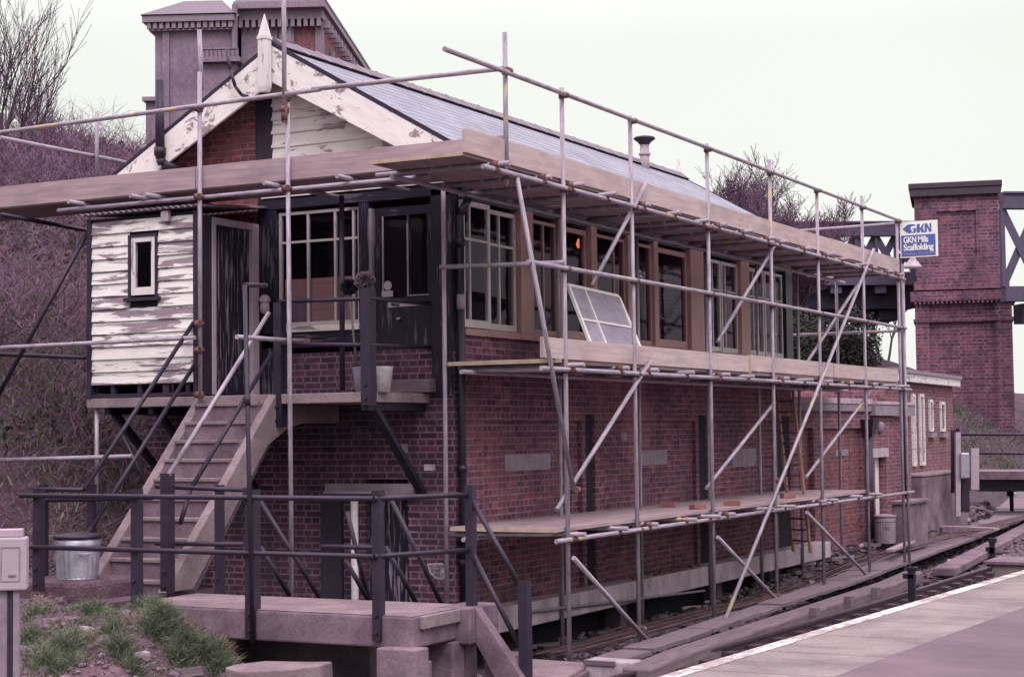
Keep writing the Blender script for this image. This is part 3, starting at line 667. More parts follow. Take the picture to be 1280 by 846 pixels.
# ---------------------------------------------------------------- walkway slab
WK = thing('concrete_walkway', 'raised concrete walkway slab on posts in front of the signal box stairs', 'walkway', (0, -3.6, 1.4))
YS = -4.05
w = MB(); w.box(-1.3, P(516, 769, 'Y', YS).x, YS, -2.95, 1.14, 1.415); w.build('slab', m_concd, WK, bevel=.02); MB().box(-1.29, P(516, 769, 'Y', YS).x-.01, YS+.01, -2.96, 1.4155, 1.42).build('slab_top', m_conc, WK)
w = MB(); w.box(P(516, 769, 'Y', YS).x-.14, P(516, 769, 'Y', YS).x+.0, YS-.004, YS+.12, .98, 1.14); w.build('slab_nib', m_concd, WK, bevel=.015)
xe = P(516, 769, 'Y', YS).x
w = MB(); w.box(xe-.2, xe+.14, -3.3, -2.75, 1.10, 1.425); w.build('cross_beam', m_concd, WK, bevel=.015)
w = MB(); w.box(xe-.0, xe+.05, YS+.1, -3.3, 1.30, 1.415); w.build('edge_slab', m_conc, WK, bevel=.01)
for a, b, yy, zt_ in ((470, 520, YS-.16, 1.16), (530, 566, -3.42, 1.13), (505, 524, YS+.03, 1.02), (553, 582, -3.1, 1.1)):
    w = MB(); w.box(P(a, 820, 'Y', yy).x, P(b, 820, 'Y', yy).x, yy, yy+.22, .1, zt_); w.build('support_post', m_concd, WK, bevel=.015)
w = MB(); w.box(-.9, .9, -3.2, -3.0, .1, 1.14); w.build('back_support', m_concd, WK)
# side steps down to the track
SS = thing('concrete_side_steps', 'short concrete steps with sloping side dropping from the walkway end to the track', 'steps', (2.2, -3, .4))
w = MB(); w.prism([(xe+.14, -3.2, 1.42), (xe+.14, -3.2, 1.1), (xe+.62, -3.2, .35), (xe+.98, -3.2, .35)], (0, .12, 0)); w.build('side_panel', m_concd, SS, bevel=.01)
w = MB()
for i in range(4): w.box(xe+.16+i*.2, xe+.4+i*.2, -3.08, -2.7, .3, .98-i*.2)
w.build('treads', m_concd, SS, bevel=.01)
# front railing
FR = thing('walkway_railing', 'dark iron railing of flat posts and two tube rails along the front concrete walkway', 'railing', (0, -4.1, 1.2))
for px in (45, 168, 312, 470):
    x = P(px, 700, 'Y', YS-.03).x; z0 = {45: 1.5, 168: 1.42, 312: 1.16, 470: 1.2}[px]
    angle_post(x, YS-.03, z0, 2.5, FR, .08 if px != 312 else .10)
xr_ = P(470, 700, 'Y', YS-.03).x; xl_ = P(28, 700, 'Y', YS-.03).x
pe = P(588, 625, 'Y', -3.1)
angle_post(pe.x+.0, -3.13, 1.12, 2.52, FR, .075)
w = MB()
for z in (2.43, 1.93): w.tube((xl_, YS-.06, z), (xr_, YS-.06, z), r1); w.tube((xr_, YS-.06, z), (pe.x, -3.1, z-.0), r1)
w.build('rail', m_iron, FR)
# second railing behind (back side of slab)
BR = thing('rear_walkway_railing', 'dark railing along the rear of the walkway with sloping rails down to the store door', 'railing', (0, -2.9, 1.4))
YB2 = -2.93
for px in (150, 330): pass
w = MB()
for a, b in (((170, 617), (250, 616)), ): pass
pl = [((152, 622), 1.45), ((272, 625), 1.42)]
for px in (52, 112, 272):
    x = P(px, 660, 'Y', YB2).x; angle_post(x, YB2, 1.35, 2.5, BR, .07)
for a, b in (((50, 625), (190, 622)), ((195, 608), (305, 612)), ((195, 679), (305, 680)), ((405, 617), (480, 617)), ((403, 683), (480, 684))): MB().tube(P(*a, 'Y', YB2), P(*b, 'Y', YB2), r1).build('rail', m_iron, BR)
for a, b in (((325, 625), (400, 743)), ((326, 683), (362, 740)), ((434, 640), (462, 750)), ((432, 700), (462, 748)), ((487, 620), (552, 750)), ((482, 683), (520, 748))):
    MB().tube(P(*a, 'Y', YB2), P(b[0], b[1]+4, 'Y', YB2+.3), r1).build('sloping_rail', m_iron, BR)
# step rail right
SR = thing('step_handrail', 'dark handrail sloping down beside the short side steps to its own post', 'handrail', (2.4, -3.1, .5))
x6 = P(655, 730, 'Y', -3.1).x; angle_post(x6, -3.13, .45, 1.66, SR, .09)
w = MB(); w.tube(P(590, 625, 'Y', -3.1), P(655, 740, 'Y', -3.1), r1); w.tube(P(590, 690, 'Y', -3.1), P(652, 812, 'Y', -3.1), r1); w.build('rail', m_iron, SR)
# ---------------------------------------------------------------- scaffold
TR = .026
def coupler(mb, p, a='Z', b='Y'):
    p = Vector(p); D = {'X': Vector((1, 0, 0)), 'Y': Vector((0, 1, 0)), 'Z': Vector((0, 0, 1))}
    mb.tube(p-D[a]*.035, p+D[a]*.035, .038, 8); o = D['X'] if 'X' not in (a, b) else D['Y']*-1
    q = p+o*.045; mb.tube(q-D[b]*.03, q+D[b]*.03, .036, 8)
    mb.tube(p+D[b]*.06, p-D[b]*.07, .010, 6); mb.box(p.x-.05, p.x-.02, p.y-.02, p.y+.02, p.z+.02, p.z+.045)
LS = thing('long_scaffold', 'tube and board scaffold of three lifts standing along the track side of the signal box', 'scaffold', (1.45, 6, .4))
GS = thing('gable_scaffold', 'tube scaffold with one high boarded lift across the gable end of the signal box', 'scaffold', (-2, -1.4, 3))
XO = 1.45; YG = -1.4; TZ, MZ, BZ, GR, MR = 5.62, 3.655, 1.835, 6.65, 4.75
outer = [(702, 712, 110, 825), (787, 800, 145, 820), (883.5, 893, 180, 780), (962, 971, 200, 752), (1021, 1030, 235, 738), (1077, 1087, 245, 716), (1121, 1131, 275, 705)]
oy = []
def tb(name, a, b, par, r=TR, mat=None): return MB().tube(a, b, r, 12).build(name, mat or m_tube, par)
def cp(par, p, a='Z', b='Y'): mb = MB(); coupler(mb, p, a, b); mb.build('coupler', m_rust, par)
for a, b, t_, bo_ in outer:
    top = P(a, t_, 'X', XO); bt = P(b, bo_, 'X', XO); y = (top.y+bt.y)/2; oy.append(y)
    tb('standard', (XO, y+(bt.y-y)*.7, min(bt.z, .62)-.15), (XO, y+(top.y-y)*.7, top.z), LS)
print('oy', [round(y, 2) for y in oy])
tb('standard', (XO+.02, oy[-1]+.22, .5), (XO+.02, oy[-1]+.25, 5.9), LS)
iy = [P(557, 500, 'X', .05).y, 2.0, 4.4, 6.9, 9.1, 11.1, 13.3]
for i, y in enumerate(iy):
    x = .04 if i == 0 else .33; tb('standard', (x, y, .25 if i else .9), (x, y+.01, 5.7 if i else 5.72), LS)
for z, px0, nm in ((TZ, 598, 'ledger'), (MZ, 671, 'ledger'), (BZ, 690, 'ledger'), (GR, 550, 'guard_rail'), (MR, 655, 'guard_rail')):
    y0 = P(px0, {TZ: 210, MZ: 463, BZ: 676, GR: 63, MR: 328}[z], 'X', XO).y; y1 = oy[-1]+(.5 if z < 4 else .25)
    c = lerp(y0, y1, .47); tb(nm, (XO+.05, y0, z), (XO+.05, c, z+.01), LS); tb(nm, (XO+.05, c+.01, z+.01), (XO+.05, y1, z), LS)
    for y in oy: cp(LS, (XO, y, z))
for z in (TZ, MZ, BZ): tb('ledger', (.38, -.5 if z != TZ else -1.9, z), (.38, oy[-1]+.3, z), LS)
def transoms(z, ys, x0=.1, x1=1.62):
    for y in ys:
        tb('transom', (x0, y, z+.052), (x1+random.uniform(-.03, .06), y+random.uniform(-.03, .03), z+.052), LS)
        m = MB(); m.tube((XO+.01, y, z+.05), (XO+.09, y, z+.05), .037, 8); m.tube((XO+.05, y-.03, z), (XO+.05, y+.03, z), .037, 8); m.tube((XO+.10, y+.03, z-.02), (XO+.03, y+.045, z+.02), .009, 6); m.build('coupler', m_rust, LS)
ytop = [-1.75, -.7, -.02, .9, 1.95, 2.9, 3.85, 4.4, 5.3, 6.3, 6.8, 7.9, 8.95, 9.8, 10.9, 11.5, 12.4, 13.1]
transoms(TZ, ytop); transoms(MZ, [-.05, 1.2, 2.0, 3.2, 4.35, 5.4, 6.8, 7.8, 8.9, 10, 11.35, 12.4, 13.2]); transoms(BZ, [-.05, 1.1, 1.95, 3.1, 3.9, 4.5, 6.0, 6.8, 8.4, 9.0, 10.4, 11.35])
def boards(z, x0, x1, y0, y1, par, seg=3.9, n=5, mat=None, ym=True):
    wdt = (x1-x0)/n; y = y0
    while y < y1-.1:
        e = min(y+seg, y1)
        for i in range(n):
            a = x0+i*wdt; dz = random.uniform(-.004, .006); jy = random.uniform(-.04, .04) if y > y0 else 0
            MB().box(a+.006, a+wdt-.006, y+jy+.004, e+(0 if e < y1 else random.uniform(-.04, .04)), z+dz, z+.038+dz).build('board', mat or m_boardd, par)
        if ym and y == y0: MB().box(x0+.004, x1-.004, y-.006, y+.003, z, z+.04).build('board_end', m_yellow, par)
        y = e
boards(TZ+.08, .34, 1.42, -2.25, oy[-1]+.1, LS, n=5)
boards(MZ+.08, .1, 1.42, -.3, oy[-1]+.1, LS, n=5)
boards(BZ+.08, .1, 1.42, -.3, oy[5]+.2, LS, n=5, mat=m_board)
MB().box(.1, 1.5, -.318, -.295, MZ+.075, MZ+.115).build('board_end', m_yellow, LS)
def toe(z0, z1, ylist, x=1.455, par=LS):
    for (a, b, m_) in ylist:
        dz = random.uniform(-.012, .012); MB().box(x-.045, x-.008, a, b, z0+dz, z1+dz).build('toe_board', m_, par, bevel=.003)
yy1 = P(935, 290, 'X', 1.45).y; yy2 = P(1040, 310, 'X', 1.45).y; yy0 = -2.25
toe(5.735, 5.975, [(yy0, 1.6, m_boardl), (1.61, yy1, m_boardl), (yy1+.01, yy2, m_boardl), (yy2+.01, oy[-1]+.05, m_boardl)])
MB().box(1.40, 1.45, yy2-.005, yy2+.03, 5.72, 5.98).build('board_end', m_yellow, LS)
ya, yb = P(937, 450, 'X', 1.45).y, P(1042, 460, 'X', 1.45).y
toe(3.78, 4.0, [(-.68+.05, P(897, 440, 'X', 1.45).y, m_boardl), (P(897, 440, 'X', 1.45).y+.01, ya, m_boardl), (ya+.01, yb, m_boardl), (yb+.05, P(1122, 440, 'X', 1.45).y, m_boardl)])
MB().box(1.40, 1.46, ya-.01, ya+.03, 3.76, 4.01).build('board_end', m_yellow, LS)
# braces
def brace(a, b, x=XO+.08, x2=None, r=TR, z0=None):
    p, q = P(*a, 'X', x), P(*b, 'X', x2 or x); tb('brace', p, q, LS)
brace((717, 612), (646, 222), XO+.10, XO+.05)
brace((696, 637), (813, 451), 1.38, 1.5); brace((740, 357), (808, 228), 1.3, 1.5); brace((883, 610), (968, 503), 1.35); brace((897, 427), (982, 284), 1.38)
brace((1008, 454), (1094, 322), 1.38); brace((1007, 597), (1102, 471), 1.4); brace((717, 697), (826, 819)); brace((897, 671), (981, 760)); brace((1008, 640), (1086, 721))
brace((904, 780), (1092, 312), XO+.35, XO+.06)
for a, z in (((717, 612), 0), ((800, 786), 0), ((969, 745), 0), ((972, 600), 0)): cp(LS, P(*a, 'X', XO+.03))
tb('tube', P(550, 334, 'Y', -.3), P(706, 328, 'Y', -.15), LS)
tb('tube', (XO+.05, oy[-1]+.1, 6.62), (-2.6, oy[-1]+.4, 6.62), LS); tb('tube', (XO, oy[-1]+.1, 4.7), (-1.4, oy[-1]+.2, 4.7), LS)
tb('tube', P(690, 665, 'Y', -.25)+Vector((0, 0, -.02)), P(556, 668, 'Y', -.2), LS); tb('tube', P(575, 463, 'Y', -.2), P(700, 462, 'Y', -.2), LS)
MB().box(*[c for c in (0, 0)]+[0, 0, 0, 0]) if 0 else None
# gable scaffold
zl = 5.68
tb('ledger', (-4.62, YG+.05, zl), (.5, YG+.05, zl), GS)
tb('guard_rail', (-7.3, YG-.05, 6.66), (-.8, YG-.05, 6.72), GS); tb('guard_rail', (-.9, YG-.05, 6.73), (XO+.0, YG-.05, 6.70), GS)
x1_, x2_ = P(250, 300, 'Y', YG).x, P(360, 300, 'Y', YG).x
tb('standard', (x1_, YG, 3.28), (x1_, YG, 7.1), GS); tb('standard', (x1_-.02, YG+.06, 6.9), (x1_-.05, YG+.06, 7.6), GS)
tb('standard', (x2_+.03, YG, .5), (x2_, YG, 6.75), GS); tb('standard', (x2_, YG-.055, 6.4), (x2_, YG-.055, 8.6), GS)
yc = P(633, 215, 'X', XO).y; tb('standard', (XO, yc, 5.5), (XO, yc, 7.08), GS)
for x in (x1_, x2_): cp(GS, (x, YG, 6.68), 'Z', 'X'); cp(GS, (x, YG, zl), 'Z', 'X')
for z in (3.45, 3.95, 4.25): cp(GS, (x1_+.0, YG, z), 'Z', 'X')
cp(GS, (XO, yc, 6.68)); cp(GS, (XO, yc, 5.6)); cp(GS, (x2_, YG-.03, 6.55), 'Z', 'X')
MB().tube((x2_, YG-.055, 6.42), (x2_, YG-.055, 6.56), .036, 10).build('sleeve', m_rust, GS)
for px in (93, 170, 188, 337, 428, 520): p = P(px, 240, 'Y', YG-.08); tb('transom', (p.x, YG-.18, zl+.055), (p.x+.05, -.2, zl+.055), GS)
for i in range(4):
    for a, b in ((-7.2, -3.3), (-3.29, .35)): MB().box(a, b, YG+.05+i*.235, YG+.275+i*.235, zl+.085+random.uniform(0, .006), zl+.125).build('board', m_boardd, GS)
for a, b, m_ in ((-7.2, -2.57, m_board), (-2.56, 1.38, m_boardl if 0 else m_board)): MB().box(a, b, YG+.0+.035, YG+.075, zl+.10, zl+.335+.02).build('toe_board', m_, GS, bevel=.003)
tb('guard_rail', (-7.3, YG-.1, 4.06), (-2.5, YG-.06, 4.09), GS); tb('guard_rail', P(0, 443, 'Y', YG+.05), P(113, 447, 'Y', YG+.2), GS, mat=m_iron)
tb('tube', P(0, 575, 'Y', -1.3), P(165, 570, 'Y', -1.3), GS); tb('tube', P(296, 421, 'X', x2_-.05), P(384, 427, 'X', x2_-.05), GS)
cp(GS, P(380, 427, 'X', x2_-.05), 'Z', 'Y')
tb('tube', P(0, 172, 'X', -5.6), P(156, 203, 'X', -5.6), GS); tb('standard', P(121, 140, 'X', -5.55), P(121, 225, 'X', -5.55), GS)
tb('ledger', P(0, 268, 'X', -5.2), P(113, 289, 'X', -5.2), GS, mat=m_iron); tb('brace', P(110, 290, 'Y', -1.2), P(-10, 508, 'Y', -1.6), GS, mat=m_iron)
tb('standard', P(121, 505, 'Y', -1.2), P(121, 640, 'Y', -1.2), GS); tb('brace', P(140, 515, 'Y', -1.1), P(185, 610, 'Y', -1.2), GS, mat=m_iron)
tb('tube', P(427, 245, 'Y', -.9), P(428, 488, 'Y', -.9), GS, r=.03, mat=m_iron)
# gear on the scaffold
def brickobj(p, rz, lab):
    mb = MB(); mb.box(-.108, .108, -.051, .051, 0, .068); o = mb.build('loose_brick', m_brickr if 0 else flat('brick_red', (.26, .12, .115), .9), bevel=.004); o.location = p; o.rotation_euler = (0, 0, rz)
    tag(o, lab, 'brick', 'loose bricks on the lowest scaffold boards')
zb = BZ+.125
for px, py, rz, lab in ((835, 633, .3, 'lone red brick lying nearest the left of the lowest scaffold boards'), (872, 636, 1.2, 'red brick lying just left of the third scaffold pole'), (940, 632, .2, 'red brick lying between the third and fourth scaffold poles'), (985, 622, .9, 'red brick beside the foot of the ladder on the boards')):
    p = P(px, py, 'Z', zb); p.x = min(1.3, max(.3, p.x)); brickobj(p, rz, lab)
# loose sash leaning
LW = thing('loose_window_sash', 'loose white glazed sash leaning against the toe board outside the windows', 'window sash', (1.2, .6, 3.8))
A, B_, C_, D_ = P(710, 357, 'X', .75), P(773, 371, 'X', .75), P(802, 440, 'X', 1.36), P(739, 432, 'X', 1.36)
n_ = (B_-A).cross(D_-A).normalized()
w = MB()
def lw(p, q, wd=.05): w.beam(p, q, .035, wd, (q-p).cross(n_))
def bl(u, v): return A.lerp(B_, u).lerp(D_.lerp(C_, u), v)
lw(bl(0, 0), bl(1, 0), .05); lw(bl(1, 0), bl(1, 1), .05); lw(bl(1, 1), bl(0, 1), .05); lw(bl(0, 1), bl(0, 0), .04); lw(bl(.3, 0), bl(.3, 1), .03); lw(bl(0, .58), bl(1, .58), .03)
w.build('frame', flat('clean_white_paint', (.64, .61, .565), .5, 0, .08), LW)
g_ = MB(); g_.hexa([bl(0, 1), bl(1, 1), bl(1, 1)+n_*.004, bl(0, 1)+n_*.004, bl(0, 0), bl(1, 0), bl(1, 0)+n_*.004, bl(0, 0)+n_*.004]); dg_ = flat('dusty_glass', (.36, .33, .40), .35); dg_.node_tree.nodes['Principled BSDF'].inputs['Alpha'].default_value = .6; g_.build('pane', dg_, LW)
# ladder
LD = thing('wooden_ladder', 'old brown wooden ladder leaning from the lowest boards up to the middle lift', 'ladder', (1.0, 9.5, 2))
a0, a1 = P(1013, 690, 'X', 1.1), P(991, 488, 'X', .7)
w = MB()
for s_ in (0, .36): w.beam(a0+Vector((-s_*.9, s_*.4, 0)), a1+Vector((-s_*.9, s_*.4, 0)), .035, .075, (0, 1, 0))
w.build('stile', flat('orange_wood', (.24, .12, .09), .7), LD)
w = MB()
for i in range(1, 15): c = a0.lerp(a1, i/15); w.tube(c, c+Vector((-.32, .144, 0)), .014, 6)
w.build('rungs', m_timber, LD)
# ---------------------------------------------------------------- sign on scaffold
def text_mesh(body, size, loc, ux, uz, mat, name, parent, shear=0, bold=0, depth=.002, fit=None):
    cu = bpy.data.curves.new('t', 'FONT'); cu.body = body; cu.size = size; cu.extrude = depth; cu.offset = bold; cu.shear = shear; cu.space_character = .93
    o = bpy.data.objects.new('t', cu); COL.objects.link(o); dg = bpy.context.evaluated_depsgraph_get(); me = bpy.data.meshes.new_from_object(o.evaluated_get(dg)); bpy.data.objects.remove(o)
    k_ = 1 if not fit else fit/max(.001, max(v.co.x for v in me.vertices)-min(v.co.x for v in me.vertices))
    for v in me.vertices: v.co.x *= k_
    ux, uz = Vector(ux).normalized(), Vector(uz).normalized(); nn = ux.cross(uz); off = Vector(parent['_o'])
    for v in me.vertices: v.co = Vector(loc)+ux*v.co.x+uz*v.co.y+nn*v.co.z-off
    me.materials.clear(); me.materials.append(mat); r_ = bpy.data.objects.new(name, me); COL.objects.link(r_); r_.parent = parent; return r_
SG = thing('scaffolding_sign', 'white and blue scaffolding company sign fixed to the far end scaffold pole', 'sign', tuple(P(1148, 300, 'X', XO)))
m_sw = flat('sign_white', (.74, .76, .66), .5, 0, .08); m_sb = flat('sign_blue', (.085, .12, .36), .5, 0, .1)
YSg = oy[-1]+.1; a = P(1125, 278, 'Y', YSg); b = P(1173, 320, 'Y', YSg); wd = b.x-a.x; hh = a.z-b.z
sx, sz = a.x, b.z; print('sign', wd, hh)
MB().box(sx, sx+wd, YSg-.02, YSg, sz, sz+hh).build('panel', m_sw, SG)
MB().box(sx+.02, sx+wd-.04, YSg-.024, YSg-.0201, sz+.02, sz+hh*.62).build('blue_field', m_sb, SG)
yy = YSg-.028
lg = MB(); lz0, lz1 = sz+hh*.68, sz+hh*.92; lm = (lz0+lz1)/2; lx = sx+wd*.08; lw_ = wd*.76; h2 = (lz1-lz0)
def lp(pts): lg.prism([(lx+u*lw_, yy+.006, lz0+v*h2) for u, v in pts], (0, -.004, 0))
lp([(0, .5), (.18, 1), (.40, 1), (.46, .85), (.30, .78), (.26, .5)]); lp([(0, .48), (.27, .48), (.32, .22), (.30, 0), (.18, 0)]); lp([(.32, 0), (.44, .0), (.48, .55), (.34, .5), (.40, .3)])
lp([(.50, 1), (.60, 1), (.60, 0), (.48, 0)]); lp([(.60, .45), (.72, 1), (.76, 1), (.70, .5), (.76, 0), (.66, 0)]); lp([(.78, 1), (.86, 1), (.94, .3), (.94, 1), (1, 1), (1, 0), (.93, 0), (.84, .6), (.84, 0), (.76, 0)])
lg.build('logo', m_sb, SG)
ux, uz = (1, 0, 0), (0, 0, 1)
text_mesh('GKN Mills', hh*.235, (sx+.06, yy, sz+hh*.41), ux, uz, m_sw, 'lettering', SG, 0, .004, fit=wd*.66)
text_mesh('Scaffolding', hh*.235, (sx+.06, yy, sz+hh*.20), ux, uz, m_sw, 'lettering', SG, 0, .004, fit=wd*.80)
text_mesh('Telephone 0532 632473', hh*.085, (sx+.06, yy, sz+hh*.07), ux, uz, m_cab, 'lettering', SG, fit=wd*.82)
# arrow notice on the landing rail, oval notice by lower door
AR = thing('arrow_notice', 'small white pointed notice board fixed on the landing rail before the dark door', 'sign', tuple(P(505, 379, 'X', -.32)))
pA = [P(a, b, 'X', -.32) for a, b in ((484, 376), (500, 376), (526, 380), (525, 381.5), (485, 384.5))]
MB().prism(pA, (.012, 0, 0)).build('panel', m_cab, AR); text_mesh('PRIVATE', .05, P(489, 382.5, 'X', -.303), (0, 1, 0), (0, 0, 1), m_black, 'lettering', AR)
NB = thing('oval_notice', 'weathered pale notice with faded dark words low on the wall beside the store door', 'sign', tuple(P(546, 712, 'Y', -.03)))
nq = [P(x, y, 'Y', -.005) for x, y in ((534, 704), (552, 703), (556, 706), (557, 722), (551, 724), (544, 723), (537, 716))]
MB().prism(nq[::-1], (0, .012, 0)).build('panel', m_cab, NB)
for i, tt in enumerate(('NO ENTRY', 'STAFF', 'ONLY')): text_mesh(tt, .05, P(536+i*3, 709+i*5.5, 'Y', -.03), ux, uz, m_black, 'lettering', NB)
# ---------------------------------------------------------------- small things on landing
def bucket(px, mat, lab):
    p = P(px, 488, 'Y', -1.02); o = thing('bucket', lab, 'bucket', (p.x, -1.02, DZ), 'buckets on the landing')
    MB().lathe((p.x, -1.02, DZ), [(.10, 0), (.135, .27), (.14, .275), (.128, .27), (.095, .02)], 20).build('pail', mat, o)
    w = MB(); w.path([Vector((p.x+.135*math.cos(t), -1.02-.04*math.sin(t), DZ+.27+.10*math.sin(t)*.3)) for t in [i*math.pi/8 for i in range(9)]], .006, 6); w.build('handle', m_iron, o)
bucket(456, flat('blue_grey_plastic', (.34, .33, .44), .5), 'blue grey bucket left of the landing rail post')
bucket(476, flat('white_plastic', (.60, .57, .57), .5), 'white bucket right of the landing rail post')
def mop(px, py, x2, lab, col, wide):
    p = P(px, py, 'Y', -1.15); q = P(x2, 480, 'Y', -1.05); o = thing('mop', lab, 'mop', (q.x, q.y, DZ), 'mops propped on the landing')
    MB().tube((q.x, q.y, DZ+.1), p, .013, 8).build('handle', m_timber, o)
    mb = MB()
    c = p+Vector((0, 0, .02))
    for i in range(900):
        u = Vector((random.gauss(0, 1), random.gauss(0, 1), random.gauss(0, 1))).normalized(); e = Vector((u.x*wide*.62, u.y*wide*.5, u.z*wide*.5)); k = random.uniform(.75, 1.1)
        mb.tube(c+e*.3, c+e*k+Vector((0, 0, -.02*random.random())), .008, 4, .006, False)
    mb.build('head', col, o)
mop(456, 352, 452, 'upturned mop with matted grey head beside the landing rail post', flat('grey_mop', (.17, .12, .15), .95, 0, .5), .19)
mop(436, 360, 448, 'upturned broom with black head left of the grey mop', m_black, .17)
BL = thing('bulkhead_lamp', 'small white lantern lamp with glass bowl beside the landing rail post', 'lamp', tuple(P(331, 380, 'Y', -.1)))
p = P(331, 378, 'Y', -.12)
MB().lathe(p, [(.055, 0), (.075, .02), (.06, .06), (.03, .09)], 16).build('cap', m_beam, BL); MB().lathe(p-Vector((0, 0, .14)), [(.02, 0), (.055, .03), (.06, .08), (.05, .14)], 16).build('bowl', m_cab, BL)
MB().beam(p+Vector((0, 0, .05)), p+Vector((0, .12, .05)), .02, .02).build('bracket', m_iron, BL)
# ---------------------------------------------------------------- dustbins
def dustbin(p, r, h, lab, lid, mat):
    o = thing('dustbin', lab, 'dustbin', tuple(p), 'metal dustbins by the signal box')
    mb = MB(); mb.lathe(p, [(r*.88, 0), (r*.9, .03)], 48); mb.lathe(p, [(r*.9, .03), (r*.97, h*.78)], 48, 1, .03); mb.lathe(p, [(r*.99, h*.78), (r*1.02, h*.8), (r*1.0, h*.83), (r*1.03, h)], 48); mb.build('body', mat, o)
    mb = MB(); mb.lathe((p.x, p.y, p.z+h-.04), [(r*1.08, .02), (r*1.08, .048), (r*.98, .06), (r*.3, .08), (.02, .085)], 40); mb.build('lid', lid, o)
    mb = MB(); c = Vector((p.x, p.y, p.z+h+.07)); mb.path([c+Vector((.07*math.cos(t), 0, .05*math.sin(t))) for t in [i*math.pi/8 for i in range(9)]], .009, 6); mb.build('lid_handle', lid, o)
    mb = MB(); d = (CL-p); d.z = 0; d.normalize(); sd_ = Vector((-d.y, d.x, 0))
    c = p+d*r*.98+Vector((0, 0, h*.62))+sd_*r*.35; mb.path([c-sd_*.06, c-sd_*.06+d*.03, c+sd_*.06+d*.03, c+sd_*.06], .009, 6); mb.build('side_handle', mat, o)
q = P(97, 724, 'Y', -3.6); struct(MB().box(q.x-.6, q.x+.35, -3.94, -3.0, 1.3, q.z+.005).build('embankment_top', m_soil, bevel=.05)); dustbin(Vector((q.x, -3.6, q.z)), .22, .43, 'ribbed galvanised dustbin with dark lid on the bank beside the stair foot', m_iron, m_galv)
q = P(1107, 679, 'X', .5); print('bin2', q); dustbin(q, .2, .52, 'dull grey dustbin standing against the brick extension', m_lead, m_lead)
# ---------------------------------------------------------------- cabinet front left
q = PD(14, 738, 11.6); CB = thing('lineside_cabinet', 'grey metal lineside cabinet on a post at the front left bank', 'cabinet', (q.x, q.y, .8))
ux_ = Vector((math.cos(R(38)), math.sin(R(38)), 0)); uy_ = Vector((-ux_.y, ux_.x, 0))
def obx(mb, c, a, b, d, z0, z1):   # oriented box: half widths a along ux_, depth d
    p0, p1 = c+ux_*a, c+ux_*b; mb.hexa([(p0.x, p0.y, z0), (p1.x, p1.y, z0), (p1.x+uy_.x*d, p1.y+uy_.y*d, z0), (p0.x+uy_.x*d, p0.y+uy_.y*d, z0), (p0.x, p0.y, z1), (p1.x, p1.y, z1), (p1.x+uy_.x*d, p1.y+uy_.y*d, z1), (p0.x+uy_.x*d, p0.y+uy_.y*d, z1)])
z0_, z1_ = q.z, PD(14, 672, 11.6).z
mb = MB(); obx(mb, q, -.12, .10, .16, z0_, z1_); mb.build('body', m_cab, CB, bevel=.012)
mb = MB(); obx(mb, q+uy_*.03, -.12, .07, .12, z1_+.001, z1_+.055); mb.build('lid', m_cab, CB, bevel=.008)
mb = MB(); cq = q-uy_*.004
obx(mb, cq, -.07, -.062, .004, z0_+.06, z1_-.06); obx(mb, cq, .05, .058, .004, z0_+.06, z1_-.06); obx(mb, cq, -.062, .05, .004, z1_-.068, z1_-.06); obx(mb, cq, -.062, .05, .004, z0_+.06, z0_+.068)
obx(mb, cq-uy_*.01, -.02, .03, .014, z0_+.10, z0_+.112); mb.build('door_seam', m_lead, CB)
mb = MB(); obx(mb, q+uy_*.05, -.10, -.03, .06, .6, z0_+.0); obx(mb, q+uy_*.03, .01, .05, .08, .6, z0_-.001); mb.build('post', m_lead, CB)
mb = MB(); obx(mb, q+uy_*.04, -.03, .01, .05, .6, z0_-.001); mb.build('cable_duct', m_iron, CB)
# ---------------------------------------------------------------- right hand extensions
E1 = thing('brick_extension', 'low flat roofed brick extension with blind arches joined to the far end of the box', 'building', (-2, 15, .4))
w = MB(); ey0, ey1 = YE+.02, P(1090, 600, 'X', 0).y; e3 = P(1137, 510, 'X', .04).y
pa, pb = P(1030, 600, 'X', 0).y, P(1079, 600, 'X', 0).y; p0_, p1_ = P(1006, 600, 'X', 0).y, P(1018, 600, 'X', 0).y
w.box(-4.2, 0, ey0, p0_, 0, 3.3); MB().box(-.3, -.10, p0_, p1_, 0, 3.0).build('infill_panel', m_brickr, E1); w.box(-4.2, 0, p0_, p1_, 3.0, 3.3); w.box(-4.2, 0, p1_, pa, 0, 3.3); MB().box(-.3, -.08, pa, pb, 1.0, 2.98).build('infill_panel', m_brickr, E1); w.box(-4.2, 0, pa, pb, 2.98, 3.3); w.box(-4.2, -.0, pa, pb, 0, 1.0); w.box(-4.2, 0, pb, ey1, 0, 3.3)
w.build('arcade_wall', m_brickx, E1)
dA, dB = P(1094, 600, 'X', .04).y, P(1108, 600, 'X', .04).y
w = MB(); w.box(-4.2, .04, ey1+.001, dA, 0, 3.2); w.box(-4.2, -.15, dA, dB, 0, 2.4); w.box(-4.2, .04, dA, dB, 2.4, 3.2); w.box(-4.2, .04, dB, e3, 0, 3.2); w.build('end_wall', m_brickx, E1)
w = MB(); w.box(-4.3, .06, ey0, ey1-.1, 3.30, 3.44); w.box(-4.3, .14, ey1-.1, e3+.08, 3.22, 3.44); w.build('fascia', m_lead, E1, bevel=.006)
w = MB(); w.box(-4.3, .08, ey0, ey1-.1, 3.44, 3.54); w.box(-4.3, .16, ey1-.1, e3+.1, 3.44, 3.50); w.build('coping', m_beam, E1, bevel=.006)
q = P(1044, 562, 'X', -.08); r_ = P(1060, 569, 'X', -.08); MB().box(-.082, -.07, q.y, r_.y, r_.z, q.z).build('render_patch', m_lead, E1)
MB().box(.04, .05, dA-.35, dB+.2, 2.40, 2.58).build('lintel', m_beam, E1)
